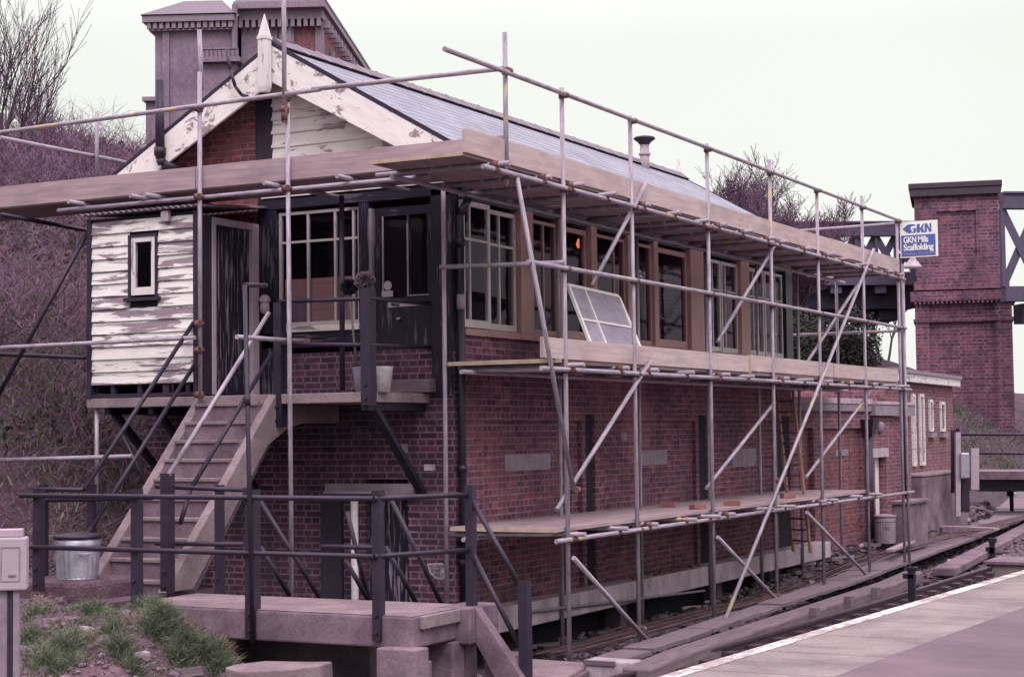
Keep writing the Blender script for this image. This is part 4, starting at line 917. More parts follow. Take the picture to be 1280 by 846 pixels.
MB().box(-.15, -.10, dA+.1, dA+.75, .5, 2.4, True).build('white_door', m_white, E1)
w = MB(); yy = P(1087, 600, 'X', .1).y; w.tube((.1, yy, .3), (.1, yy, 3.0), .075, 14); w.hexa([(.02, yy-.12, 2.85), (.2, yy-.12, 2.85), (.2, yy+.12, 2.85), (.02, yy+.12, 2.85), (.0, yy-.2, 3.15), (.26, yy-.2, 3.15), (.26, yy+.2, 3.15), (.0, yy+.2, 3.15)]); w.build('downpipe', m_iron, E1)
q = P(1099, 535, 'X', .05); MB().lathe(q-Vector((-.02, 0, .12)), [(.03, 0), (.08, .05), (.08, .2), (.03, .25)], 12).build('wall_lamp', m_lead, E1)
E2 = thing('flat_roofed_building', 'flat roofed brick building with white fascia, tall white doors and two small windows', 'building', (-3, 22, 1.5))
# face from A to B
fA, fB = P(1120, 596, 'X', -.35), P(1192.5, 575, 'X', -.75)
fa = Vector((fA.x, fA.y, 0)); fb = Vector((fB.x, fB.y, 0)); du = (fb-fa); FL = du.length; du.normalize(); dn = Vector((du.y, -du.x, 0))
def fpt(px, py):
    q = ray(px, py); t = ((fa-CL).dot(dn))/(q.dot(dn)); p = CL+q*t; return (p-fa).dot(du), p.z
def fbox(mb, u0, u1, z0, z1, d0, d1):
    c = []
    for z in (z0, z1):
        for u, d in ((u0, d1), (u1, d1), (u1, d0), (u0, d0)): p = fa+du*u+dn*d; c.append((p.x, p.y, z))
    # order: bottom ccw
    mb.hexa([c[0], c[1], c[2], c[3], c[4], c[5], c[6], c[7]])
zt1 = fpt(1130, 464)[1]; zt2 = fpt(1192, 477)[1]; zb2 = 1.3
print('E2', FL, zt1, zt2, fpt(1138, 592), fpt(1155, 589))
ztp = (zt1+zt2)/2
w = MB(); fbox(w, -1, FL, .3, ztp, -5, 0); w.build('wall', m_brickx, E2)
w = MB(); fbox(w, -1, FL+.25, ztp-.18, ztp, .0, .16); w.build('fascia', m_white, E2)
w = MB(); fbox(w, -1, FL+.3, ztp+.001, ztp+.08, -5.2, .2); w.build('roof', m_lead, E2)
def fwin(nm, x0, x1, y0, y1, sill=True):
    u0, z1 = fpt(x0, y0); u1, z0 = fpt(x1, y1); f = MB(); t = .07
    fbox(f, u0, u0+t, z0, z1, .001, .05); fbox(f, u1-t, u1, z0, z1, .001, .05); fbox(f, u0+t, u1-t, z0, z0+t, .001, .05); fbox(f, u0+t, u1-t, z1-t, z1, .001, .05); f = f.build(nm, m_white, E2)
    g = MB(); fbox(g, u0+t, u1-t, z0+t, z1-t, .001, .015); g.build('pane', m_lead if nm == 'door' else m_black, f)
    if sill: s = MB(); fbox(s, u0-.1, u1+.1, z0-.14, z0-.04, .0, .1); s.build('sill', m_lead, f)
fwin('door', 1138, 1144, 492, 582, False); fwin('door', 1147.5, 1155, 492, 581, False); fwin('window', 1160, 1165, 499, 539); fwin('window', 1174, 1180, 502, 539)
# concrete plinth blocks
def gblock(name, px0, px1, ytop, ybot, X, dx, lab, mat, cat):
    a = P(px0, ybot, 'X', X); b = P(px1, ybot, 'X', X); t = P(px0, ytop, 'X', X)
    o = MB().box(X-dx, X, a.y, b.y, a.z-.3, t.z).build(name, mat, bevel=.02, origin=((X), a.y, a.z)); tag(o, lab, cat); return o
CS = thing('concrete_step_block', 'large concrete block below the tall white doors', 'concrete block', tuple(P(1160, 640, 'X', .1)))
a = P(1154, 620, 'X', .15); b = P(1190, 612, 'X', -.2); t = P(1154, 596, 'X', .15)
MB().box(-1.4, .15, a.y, b.y, .3, t.z).build('block', m_concd, CS, bevel=.03); MB().box(-1.42, .17, a.y-.02, b.y+.02, t.z+.001, t.z+.05).build('capping', m_conc, CS, bevel=.01)
JB = thing('concrete_junction_box', 'small square concrete box with flat lid by the board path', 'concrete box', tuple(P(1148, 680, 'X', .9)))
a = P(1137, 682, 'X', .9); b = P(1162, 678, 'X', .9); t = P(1137, 630, 'X', .9); print('jb', a, b, t)
MB().box(.6, .9, a.y-.1, b.y-.1, a.z-.1, t.z).build('box', m_concd, JB, bevel=.02); MB().box(.55, .95, a.y-.15, b.y-.05, t.z+.001, t.z+.06).build('lid', m_concd, JB, bevel=.01)
# lineside posts right
PB = thing('lineside_location_post', 'pair of pale posts carrying a small grey cabinet beyond the concrete block', 'cabinet', tuple(PD(1200, 640, 38)))
def pdbox(mb, x0, x1, y0, y1, t, d=.12):
    a, b, c, e = PD(x0, y1, t), PD(x1, y1, t), PD(x1, y0, t), PD(x0, y0, t); dv = Vector((CF.x, CF.y, 0)).normalized()*d; dd = Vector((0, 0, 0))
    mb.hexa([a, b, b+dv, a+dv, e, c, c+dv, e+dv])
w = MB(); pdbox(w, 1195, 1201, 540, 645, 38); w.build('post', m_cab, PB); w = MB(); pdbox(w, 1190, 1195, 537, 616, 38.3); pdbox(w, 1197, 1200, 535, 560, 38.3); w.build('post', m_iron, PB)
w = MB(); pdbox(w, 1201, 1212, 566, 597, 37.9, .3); w.build('cabinet', m_galv, PB, bevel=.02); w = MB(); pdbox(w, 1203, 1212, 598, 640, 38.1, .2); w.build('cable_duct', m_iron, PB); w = MB(); pdbox(w, 1214, 1224, 560, 612, 38.4, .1); w.build('post', m_cab, PB)
RF = thing('far_tube_railing', 'thin dark tube railing crossing behind the lineside posts at the far right', 'railing', tuple(PD(1240, 560, 45)))
w = MB(); w.tube(PD(1196, 543, 45), PD(1420, 543, 45), .035, 8); w.tube(PD(1196, 566, 45), PD(1420, 568, 45), .035, 8); w.build('rail', m_iron, RF)
w = MB(); pdbox(w, 1340, 1344, 540, 600, 45); w.build('post', m_iron, RF)
FB = thing('far_platform_slab', 'low dark concrete slab edge crossing the far right of the yard', 'concrete slab', tuple(PD(1250, 600, 46)))
w = MB(); pdbox(w, 1225, 1500, 589, 599, 46, 2.5); w.build('slab', m_concd, FB)
w = MB(); pdbox(w, 1226, 1500, 599.3, 614, 46.5, 1.5); w.build('support', m_iron, FB)
# board path, baulk
BP = thing('board_path', 'long path of grey boards over the signal rodding beside the track', 'path', (1, 10, .6))
lo = [(860, 797), (960, 762), (1020, 741), (1088, 719), (1122, 706), (1185, 683), (1217, 672), (1280, 648)]
lowp = [P(x, y, 'Z', .64) for x, y in lo]+[Vector((-3.2, 54, .64))]
xs_ = lambda yy: interp(yy, sorted([(p.y, p.x) for p in lowp]))
w = MB(); y = lowp[0].y-2; pw = lambda yy: interp(yy, [(6, .36), (14, .75), (28, 1.0), (60, 1.4)])
while y < lowp[-1].y:
    x = xs_(y+.5); x2 = xs_(y+1.5); dz = random.uniform(-.015, .015)
    w.hexa([(x-pw(y), y, .58+dz), (x, y, .58+dz), (x2, y+.97, .58+dz), (x2-pw(y), y+.97, .58+dz), (x-pw(y), y, .63+dz), (x, y, .63+dz), (x2, y+.97, .63+dz), (x2-pw(y), y+.97, .63+dz)]); y += 1.0
w.build('boards', m_path, BP, bevel=.004)
BK = thing('timber_baulk', 'heavy weathered timber baulk lying between board path and running rail', 'timber baulk', (1.9, 6, .4))
w = MB(); pts = [P(795, 834, 'Z', .60), P(850, 812, 'Z', .62), P(960, 776, 'Z', .62), P(1040, 750, 'Z', .62), P(1110, 727, 'Z', .62), P(1142, 713, 'Z', .62)]
for a, b in zip(pts, pts[1:]): w.beam(a-Vector((0, 0, .1)), b-Vector((0, 0, .1)), .32, .2)
w.build('baulk', m_timber, BK, bevel=.03)
for a in (.22, .5, .74):
    p = pts[2].lerp(pts[4], a); MB().box(p.x+.16, p.x+.26, p.y-.08, p.y+.08, .35, .68).build('stake', m_timber, BK, bevel=.01)
# rodding
RD = thing('signal_rodding', 'bundle of thin steel signal rods running along under the signal box wall', 'signal rods', (.6, 6, .4))
for i in range(7):
    x = .35+i*.11; w = MB(); yy = 1.0; pr0 = None
    while yy < 30:
        p = Vector((x+.02*math.sin(yy*.7+i), yy, .42+.25*sstep(8, 15, yy)*(1)+.01*i)); 
        if pr0: w.tube(pr0, p, .013, 5)
        pr0 = p; yy += 1.3
    w.build('rod', m_rust if i % 2 else m_iron, RD)
for yy in (2.4, 4.6, 7, 9.4, 12): MB().box(.25, 1.15, yy, yy+.12, .2, .41+.25*sstep(8, 15, yy)).build('rod_roller', m_timber, RD, bevel=.01)
tb_ = tag(MB().tube(P(655, 765, 'X', .35), P(880, 738, 'X', .35), .018, 6).build('drain_pipe', m_lead), 'thin grey pipe running low under the pale concrete beam', 'pipe')
LP_ = thing('low_landing', 'pale timber landing at the foot of the side steps', 'landing', (1.8, -1.5, .5))
qa, qb, qc, qd = P(618, 850, 'Z', .55), P(700, 850, 'Z', .55), P(740, 828, 'Z', .55), P(625, 820, 'Z', .55)
w = MB(); zv = Vector((0, 0, .06)); w.hexa([qa-zv, qb-zv, qc-zv, qd-zv, qa, qb, qc, qd]); w.build('boards', m_conc, LP_, bevel=.008)
w = MB(); w.beam(qb-Vector((0, 0, .12)), qc-Vector((0, 0, .12)), .08, .16); w.build('edge_timber', m_timber, LP_)
for (a, b, c, d, z, wd, lab) in ((1176, 658, 1246, 661, .80, .2, 'grey cross timber lying over the board path at the right'), (1092, 670, 1126, 667, .86, .05, 'thin pale plank lying right of the grey dustbin'), (1112, 688, 1150, 672, .80, .14, 'weathered plank lying in front of the concrete junction box'), (1166, 636, 1177, 622, 1.0, .05, 'short pale batten leaning below the large concrete block')):
    p, q = P(a, b, 'Z', z), P(c, d, 'Z', z); o = tag(MB().beam(p, q, wd, .05).build('loose_plank', m_board, bevel=.004), lab, 'plank', 'loose planks by the board path')
p = P(1262, 712, 'Z', .5); RB = thing('rodding_box', 'low concrete box with dark lid between running rail and trough at right', 'concrete box', tuple(p))
MB().box(p.x-.35, p.x+.35, p.y-.2, p.y+1.0, .3, .60).build('box', m_conc, RB, bevel=.02); MB().box(p.x-.4, p.x+.4, p.y-.25, p.y+1.05, .601, .66).build('lid', m_concd, RB, bevel=.01)
# point levers / signal lamps small black posts
for i, (px, y0, y1, t, lab) in enumerate(((1140, 708, 738, 30, 'small black rodding crank stand nearest the baulk end'), (1140, 660, 690, 36, 'black crank stand between grey dustbin and board path'), (1241, 672, 712, 34, 'black crank stand beside the concrete trough at the right'), (1265, 600, 640, 48, 'black crank stand farthest off at the right edge'))):
    b_ = PD(px, y1, 25 if i == 0 else t); tt = (b_-CL).dot(CF); o = thing('crank_stand', lab, 'crank stand', tuple(b_), 'black crank stands beside the track'); h = PD(px, y0, tt).z-b_.z
    MB().box(b_.x-.05, b_.x+.05, b_.y-.05, b_.y+.05, b_.z-.15, b_.z+h).build('stem', m_black, o, bevel=.01); MB().box(b_.x-.12, b_.x+.06, b_.y-.05, b_.y+.05, b_.z+h*.5, b_.z+h*.72).build('crank', m_black, o, bevel=.01); MB().box(b_.x-.06, b_.x+.09, b_.y-.06, b_.y+.04, b_.z+h*.85, b_.z+h*1.0).build('cap', m_black, o, bevel=.01)
TRG = struct(MB().build('x', m_conc), 'stuff') if 0 else None
ct = thing('concrete_trough', 'pale concrete cable trough curving away beyond the board path', 'cable trough', (2.2, 20, .4))
w = MB(); tp = [P(1180, 712, 'Z', .5), P(1215, 694, 'Z', .5), P(1250, 676, 'Z', .5), P(1290, 655, 'Z', .5), P(1290, 655, 'Z', .5)+Vector((-1.6, 9, 0))]
for a, b in zip(tp, tp[1:]): w.beam(a-Vector((0, 0, .04)), b-Vector((0, 0, .04)), .40, .14)
w.build('lids', m_concd, ct, bevel=.02)
# ---------------------------------------------------------------- viaduct pier & girders
def frame_at(px, t, yawoff=0):
    o = PD(px, 527, t); o.z = 0; ang = YAW+R(yawoff); ur = Vector((math.cos(ang), math.sin(ang), 0)); vr = Vector((-math.sin(ang), math.cos(ang), 0)); return o, ur, vr
class LF:
    def __init__(s, px, t, yo=0): s.o, s.u, s.v = frame_at(px, t, yo); s.px = px; s.t = t
    def box(s, mb, u0, u1, v0, v1, z0, z1):
        c = []
        for z in (z0, z1):
            for a, b in ((u0, v0), (u1, v0), (u1, v1), (u0, v1)): p = s.o+s.u*a+s.v*b; c.append(Vector((p.x, p.y, z)))
        k = len(mb.f); mb.hexa(c)
        for i in range(k, len(mb.f)):
            p = [mb.v[q] for q in mb.f[i]]
            if max(q.z for q in p)-min(q.z for q in p) > 1e-4: mb.uv[i] = [((q-s.o).dot(s.u)+(q-s.o).dot(s.v), q.z) for q in p]
    def z(s, py): return PD(s.px, py, s.t).z
PR = thing('viaduct_pier', 'tall brick viaduct pier with dark stone cap and corbelled band', 'pier', tuple(PD(1208, 600, 75)))
fr_ = LF(1208, 75, -14.5); U = lambda px: (px-1208)*75/F*1.0
zc, zb1, zb2_ = fr_.z(243), fr_.z(345), fr_.z(376)
w = MB(); fr_.box(w, U(1151), U(1254), 0, 3.2, zb1, zc); fr_.box(w, U(1151), U(1164), -.12, 0, zb1, zc); fr_.box(w, U(1242), U(1254), -.12, 0, zb1, zc); fr_.box(w, U(1164), U(1178), -.12, 0, zb1, zc); fr_.box(w, U(1226), U(1242), -.12, 0, zb1, zc); fr_.box(w, U(1178), U(1226), -.12, 0, fr_.z(262), zc); fr_.box(w, U(1178), U(1226), -.12, 0, zb1, fr_.z(322))
w.build('upper_shaft', m_brickp, PR)
w = MB(); fr_.box(w, U(1149), U(1266), -.35, 3.5, .3, zb2_); fr_.box(w, U(1149), U(1166), -.5, -.35, .3, zb2_); fr_.box(w, U(1246), U(1266), -.5, -.35, .3, zb2_); w.build('lower_shaft', m_brickp, PR)
w = MB(); fr_.box(w, U(1144), U(1272), -.7, 3.8, zb2_, zb2_+.42); fr_.box(w, U(1147), U(1268), -.55, 3.6, zb2_-.9, zb2_-.75); fr_.box(w, U(1149), U(1264), -.5, 3.6, zb2_+.5, zb1-.2); fr_.box(w, U(1152), U(1258), -.3, 3.4, zb1-.2, zb1+.15)
for i in range(22): u = lerp(U(1150), U(1264), i/21); fr_.box(w, u-.05, u+.05, -.68, -.5, zb2_-.12, zb2_)
w.build('corbel_band', m_brickp, PR)
w = MB(); fr_.box(w, U(1146), U(1257), -.35, 3.6, zc, fr_.z(233)); fr_.box(w, U(1144.5), U(1258.5), -.4, 3.7, fr_.z(233), fr_.z(226)); w.build('cap', m_capst, PR, bevel=.03)
def girder(name, fr, u0, u1, v0, zt_, zb_, lab, bay, ch=.55, kind=0):
    o = thing(name, lab, 'bridge', tuple(fr.o+fr.u*u0+Vector((0, 0, zb_))), 'lattice girder spans at the brick pier')
    w = MB(); fr.box(w, u0, u1, v0-.25, v0+.25, zt_-ch, zt_); fr.box(w, u0, u1, v0-.35, v0+.35, zt_, zt_+.08); w.build('top_chord', m_girder, o)
    w = MB(); fr.box(w, u0, u1, v0-.25, v0+.25, zb_, zb_+ch); w.build('bottom_chord', m_girder, o)
    w = MB(); u = u0; h0, h1 = zb_+ch, zt_-ch
    while u < u1:
        a = fr.o+fr.u*u+fr.v*v0; b = fr.o+fr.u*min(u+bay, u1)+fr.v*v0; up = -fr.v
        w.beam(Vector((a.x, a.y, h0)), Vector((b.x, b.y, h1)), .06, .28, (b-a).normalized().cross(Vector((0, 0, 1)))) if 0 else None
        for (p, q, off) in ((Vector((a.x, a.y, h0)), Vector((b.x, b.y, h1)), .04), (Vector((a.x, a.y, h1)), Vector((b.x, b.y, h0)), -.04)):
            d = (q-p).normalized(); s_ = d.cross(fr.v).normalized()*.16; vv = fr.v*off; th = fr.v*.06
            w.hexa([p-s_+vv, p+s_+vv, p+s_+vv+th, p-s_+vv+th, q-s_+vv, q+s_+vv, q+s_+vv+th, q-s_+vv+th])
        fr.box(w, u-.08, u+.08, v0-.12, v0+.12, h0, h1); u += bay
    w.build('lattice', m_girder, o)
    return o
gl_ = LF(1060, 80, 4); Ug = lambda px: (px-1060)*80/F
g1 = girder('lattice_girder', gl_, Ug(870), Ug(1150), 0, gl_.z(278), gl_.z(356), 'long lattice girder span on the left side of the brick pier', .95, .6)
w = MB(); gl_.box(w, Ug(870), Ug(1150), .3, 6, gl_.z(385), gl_.z(350)); w.build('deck', m_inner, g1)
for px_, py_ in ((1000, 396), (1040, 401), (1085, 393), (1120, 399)): w = MB(); gl_.box(w, Ug(px_-14), Ug(px_+14), .5, 5.5, gl_.z(py_), gl_.z(385)-.01); w.build('cross_girder', m_inner, g1)
w = MB()
for px in (990, 1048, 1105): w = MB(); gl_.box(w, Ug(px-7), Ug(px+7), -.1, .3, gl_.z(366), gl_.z(357)); w.build('bearing_plate', m_girder, g1)
gr_ = LF(1290, 70, 6); Ur = lambda px: (px-1290)*70/F
g2 = girder('lattice_girder', gr_, Ur(1258), Ur(1520), 0, gr_.z(241), gr_.z(376), 'near lattice girder span cut by the right edge beyond the pier', 1.5, .6)
w = MB(); gr_.box(w, Ur(1285), Ur(1520), .3, 1.2, gr_.z(378)-.8, gr_.z(378)); w.build('deck', m_black, g2)
# lamp under sign
SL = thing('lamp_shade', 'white conical lamp shade hanging below the scaffolding sign', 'lamp', tuple(PD(1142, 335, 35)))
c = PD(1141, 335, 35); w = MB(); w.lathe(c, [(.20, 0), (.17, .05), (.05, .2), (.04, .3)], 20); w.build('shade', m_beam, SL)
w = MB(); w.tube(c+Vector((0, 0, .28)), c+Vector((-.35, .3, .32)), .03, 8); w.tube(c+Vector((-.35, .3, .32)), Vector((c.x-.35, c.y+.3, 1.0)), .05, 8); w.build('bracket', m_iron, SL)
# ---------------------------------------------------------------- mansion on the hill
MN = thing('hilltop_mansion', 'grey stucco and red brick mansion with bracketed eaves on the hill behind the roof', 'house', tuple(PD(300, 330, 90)))
mf = LF(300, 90, -3); Um = lambda px: (px-300)*90/F
w = MB(); mf.box(w, Um(193), Um(292), 0, 8, 8, mf.z(32)); mf.box(w, Um(203), Um(212), -.15, 0, 8, mf.z(32)); mf.box(w, Um(183), Um(195), -.3, 4, 8, mf.z(120)); w.build('tower_wall', m_rend, MN)
w = MB(); mf.box(w, Um(180), Um(297), -.6, 9, mf.z(22), mf.z(14)); mf.box(w, Um(187), Um(294), -.3, 8.3, mf.z(32), mf.z(22)); mf.box(w, Um(180), Um(197), -.6, 4.4, mf.z(122), mf.z(117))
for i in range(14): u = lerp(Um(188), Um(292), i/13); mf.box(w, u-.1, u+.1, -.5, -.3, mf.z(30), mf.z(22))
w.build('tower_cornice', m_lead, MN)
o_, u_, v_ = mf.o, mf.u, mf.v; zr = mf.z(13)
def mp(px, v, z): p = o_+u_*Um(px)+v_*v; return Vector((p.x, p.y, z))
w = MB(); w.v += [mp(178, -.7, zr), mp(299, -.7, zr), mp(299, 9.2, zr), mp(178, 9.2, zr), mp(215, 2.6, zr+1.5), mp(265, 2.6, zr+1.5), mp(265, 6, zr+1.5), mp(215, 6, zr+1.5)]
for f in ((0, 1, 5, 4), (1, 2, 6, 5), (2, 3, 7, 6), (3, 0, 4, 7), (4, 5, 6, 7), (3, 2, 1, 0)): w.face(f)
w.build('tower_roof', m_ridge, MN)
w = MB(); mf.box(w, Um(255), Um(306), -.9, 0, mf.z(76), mf.z(70)); mf.box(w, Um(258), Um(303), -.85, -.6, mf.z(60), mf.z(58))
for i in range(9): u = lerp(Um(259), Um(302), i/8); mf.box(w, u-.06, u+.06, -.8, -.66, mf.z(70), mf.z(60))
mf.box(w, Um(293), Um(299), -.3, .0, 8, mf.z(0)); mf.box(w, Um(255), Um(300), -.5, 0, mf.z(170), mf.z(76.5)); w.build('balcony', m_rend, MN)
zt3 = mf.z(4)
w = MB(); mf.box(w, Um(299), Um(402), 1.0, 26, 8, zt3); w.build('main_wall', m_brickr, MN)
w = MB(); mf.box(w, Um(299), Um(345), .9, 1.0, 8, zt3); mf.box(w, Um(394), Um(403.5), .9, 1.5, 8, zt3); w.build('stucco_bay', m_rend, MN)
w = MB(); mf.box(w, Um(293), Um(410), .0, 27, zt3, zt3+.35); mf.box(w, Um(297), Um(405), .5, 26.5, zt3-.5, zt3)
for i in range(13): u = lerp(Um(300), Um(400), i/12); mf.box(w, u-.1, u+.1, .5, .9, zt3-.9, zt3-.5)
for i in range(22): v = 1.2+i*1.15; mf.box(w, Um(402), Um(402)+.4, v-.12, v+.12, zt3-.9, zt3-.5)
w.build('main_cornice', m_lead, MN)
w = MB(); zr = zt3+.35; w.v += [mp(293, 0, zr), mp(411, 0, zr), mp(411, 27, zr), mp(293, 27, zr), mp(330, 4, zr+2.5), mp(375, 4, zr+2.5), mp(375, 23, zr+2.5), mp(330, 23, zr+2.5)]
for f in ((0, 1, 5, 4), (1, 2, 6, 5), (2, 3, 7, 6), (3, 0, 4, 7), (4, 5, 6, 7), (3, 2, 1, 0)): w.face(f)
w.build('main_roof', m_ridge, MN)
f_ = MB(); mf.box(f_, Um(348), Um(367), .85, 1.0, mf.z(48), mf.z(13)); f_ = f_.build('window', m_rend, MN); g_ = MB(); mf.box(g_, Um(351), Um(364), .82, .85, mf.z(44), mf.z(15)); g_.build('pane', m_lead, f_)
for v in (3.5, 7, 10.5, 14):
    f_ = MB(); mf.box(f_, Um(402), Um(402)+.12, v, v+1.3, mf.z(75), mf.z(38)); f_ = f_.build('window', m_rend, MN); g_ = MB(); mf.box(g_, Um(402)+.12, Um(402)+.14, v+.15, v+1.15, mf.z(73), mf.z(40)); g_.build('pane', m_black, f_)
# ---------------------------------------------------------------- trees
def tree(name, base, h, lab, group, seed, spread=.55, levels=5, trunk_r=None, multi=1, lean=0):
    rd = random.Random(seed); tk = MB(); tw = MB(); base = Vector(base); rmin = .0016*(base-CL).length/12
    def grow(p, d, ln, r, lv):
        steps = 3; q = p
        for s in range(steps):
            d = (d+Vector((rd.uniform(-1, 1), rd.uniform(-1, 1), rd.uniform(-.3, .6)))*.16).normalized(); n = q+d*(ln/steps); r2 = r*(.86 if lv else .75)
            (tk if lv >= levels-2 else tw).tube(q, n, max(r, rmin), 6 if lv >= levels-2 else 3, max(r2, rmin), False); q = n; r = r2
            if lv and s >= (0 if lv < levels else 1):
                for k in range(2 if lv > 1 else 2):
                    ax = Vector((rd.uniform(-1, 1), rd.uniform(-1, 1), rd.uniform(-.2, .7))).normalized(); nd = (d*(1-spread)+ax*spread+Vector((0, 0, .12))).normalized(); grow(q, nd, ln*rd.uniform(.55, .72), r*.6, lv-1)
    for i in range(multi):
        a = rd.uniform(0, 6.28); grow(base+Vector((math.cos(a), math.sin(a), 0))*(.06*(multi > 1)), Vector((math.cos(a)*.25*(multi > 1)+lean, math.sin(a)*.25*(multi > 1), 1)).normalized(), h*.36, trunk_r or h*.018, levels)
    o = thing(name, lab, 'tree', tuple(base), group); tk.build('trunk', m_bark, o); tw.build('crown', m_twig, o); return o
def pz(px, py, t, h=None): q = PD(px, py, t); return q
for i, (px, ytop, t, lab) in enumerate(((745, 235, 62, None), (838, 205, 60, 'bare tree just right of the roof vent'), (872, 225, 62, 'low bare tree behind the right end of the ridge'), (905, 195, 58, 'tallest bare tree rising beyond the roof end'), (945, 200, 60, 'bare tree between the fourth and fifth scaffold poles'), (1015, 228, 64, 'small bare tree rising over the far girder near the sixth pole'), (985, 225, 62, 'bare tree fading out above the far lattice girder'), (1060, 380, 95, 'bare tree seen beneath the bridge left of the sign'), (1105, 372, 95, 'bare tree beneath the bridge beside the brick pier'))):
    if lab is None: continue
    top = PD(px, ytop, t); zb_ = max(.5, hz(top.x, top.y)-.2) if top.x < -3.4 else 1
    tree('bare_tree', (top.x, top.y, zb_), (top.z-zb_)*(1.08 if t < 80 else 1.7), lab, 'bare trees on the far bank', 40+i, .56 if t < 80 else .4, 5, trunk_r=.09, multi=1 if t < 80 else 2)
for (px, py, t, k, sd, lab) in ((5, -30, 36, 1.25, 5, 'tall thin bare tree at the left edge of the photo'), (34, 20, 40, 1.1, 8, 'slender bare tree right of the tall one on the left bank'), (75, 105, 46, 1.1, 12, 'low bare sapling on the skyline left of the mansion')):
    top = PD(px, py, t); tree('bare_tree', (top.x, top.y, hz(top.x, top.y)-.3), (top.z-hz(top.x, top.y))*k, lab, 'bare trees on the near bank', sd, .36, 3, multi=3 if sd == 5 else 2, trunk_r=.05, lean=.08)
def bush(px, py, t, wpx, hpx, lab, seed):
    rd = random.Random(seed); c = PD(px, py+hpx/2, t); k = t/F; a, h = wpx*k/2, hpx*k
    o = thing('evergreen_bush', lab, 'bush', tuple(c)); mb = MB(); st = MB()
    for i in range(9): an = rd.uniform(0, 6.28); st.tube(c-Vector((0, 0, .6)), c+Vector((math.cos(an)*a*.5, math.sin(an)*a*.4, h*.5)), .06, 5, .02)
    lobes = [(Vector((rd.uniform(-.6, .6)*a*math.cos(YAW), rd.uniform(-.6, .6)*a*math.sin(YAW), rd.uniform(.15, .6)*h)), rd.uniform(.3, .5)) for _ in range(14)]
    for i in range(26000):
        lc, lr = rd.choice(lobes); u = Vector((rd.gauss(0, 1), rd.gauss(0, 1), rd.gauss(0, 1))).normalized(); q = c+lc+Vector((u.x*a*lr, u.y*a*lr, u.z*h*lr*1.1))*rd.uniform(.6, 1.05)
        w1 = Vector((rd.uniform(-1, 1), rd.uniform(-1, 1), rd.uniform(-1, 1))).normalized()*.06; w2 = w1.cross(u).normalized()*.03; n = len(mb.v); mb.v += [q-w1, q+w2, q+w1, q-w2]; mb.face([n, n+1, n+2, n+3], [(0, 0)]*4)
    st.build('stems', m_bark, o); mb.build('foliage', m_bushl, o)
bush(1030, 428, 50, 165, 78, 'dark evergreen bush on the bank below the lattice girder', 61)
# undergrowth: tangled stems on the hillside
def scrub(name, n, fn, mat, ln, wd, seed, upb=.5):
    rd = random.Random(seed); mb = MB(); k = 0; vs = []; fs = []
    for i in range(n):
        p = fn(rd)
        if p is None: continue
        d = Vector((rd.gauss(0, 1), rd.gauss(0, 1), abs(rd.gauss(0, .8))+upb)).normalized(); l = ln*rd.uniform(.4, 1.3)
        s_ = d.cross(Vector((rd.uniform(-1, 1), rd.uniform(-1, 1), rd.uniform(-1, 1)))).normalized()*wd*rd.uniform(.6, 1.3)
        m_ = p+d*l*.55+Vector((0, 0, 0)); e = p+d*l+Vector((rd.uniform(-.3, .3)*l, rd.uniform(-.3, .3)*l, -.12*l))
        vs += [p-s_, p+s_, m_+s_*.7, m_-s_*.7, e]; fs += [(k, k+1, k+2, k+3), (k+3, k+2, k+4)]; k += 5
    me = bpy.data.meshes.new(name); me.from_pydata([tuple(v) for v in vs], [], fs); me.materials.append(mat); o = bpy.data.objects.new(name, me); COL.objects.link(o); o['kind'] = 'stuff'; return o
def hillpt(x0, x1, y0, y1, up=1.0):
    def f(rd):
        x, y = rd.uniform(x0, x1), rd.uniform(y0, y1); c = noise.noise(Vector((x*.35, y*.35, 9)))
        if c < rd.uniform(-.5, .35): return None
        return Vector((x, y, hz(x, y)+rd.random()**2*up*(1.0+1.8*max(0, c))))
    return f
def patchpt(x0, x1, y0, y1):
    def f(rd):
        x, y = rd.uniform(x0, x1), rd.uniform(y0, y1); c = noise.noise(Vector((x*.22, y*.22, 40)))+.4*noise.noise(Vector((x*.9, y*.9, 4)))
        if c < rd.uniform(.0, .25): return None
        return Vector((x, y, hz(x, y)+rd.random()*.45))
    return f
scrub('bramble_scrub', 85000, hillpt(-15, -4.3, -2, 24), m_twig, .7, .0042, 1)
scrub('hill_scrub', 110000, hillpt(-50, -12, 8, 60, .7), m_twig, .75, .013, 2, 1.0)
scrub('far_scrub', 16000, hillpt(-22, -3.5, 24, 62, .2), m_twig, .5, .012, 3)
scrub('far_bank_grass', 30000, hillpt(-16, -3.5, 20, 60, .1), m_grass, .4, .016, 6, .8)
scrub('dark_scrub', 60000, hillpt(-40, -4.5, -3, 50, .9), m_bark, .6, .007, 12, .6)
scrub('ivy_cover', 45000, patchpt(-14, -4.0, -4, 30), m_ivy, .09, .045, 13, .2)
scrub('far_ivy_cover', 45000, patchpt(-45, -10, 8, 60), m_ivy, .2, .11, 14, .2)
def coverpt(rd): x = rd.uniform(-16, -3.5); y = rd.uniform(-6, 26); return Vector((x, y, hz(x, y)-.02+rd.random()**2*.3))
scrub('dead_undergrowth', 60000, coverpt, m_litter, .24, .006, 51, .5)
scrub('tangled_undergrowth', 50000, coverpt, m_twig, .3, .004, 52, .4)
scrub('green_undergrowth', 30000, coverpt, m_pgrass, .22, .006, 53, .8)
scrub('near_hill_grass', 40000, hillpt(-7.5, -3.45, -5, 6, .1), m_pgrass, .2, .004, 41, 1.0)
scrub('bank_grass', 30000, hillpt(-9, -3.45, -6, 40, .1), m_grass, .3, .006, 4, 1.2)
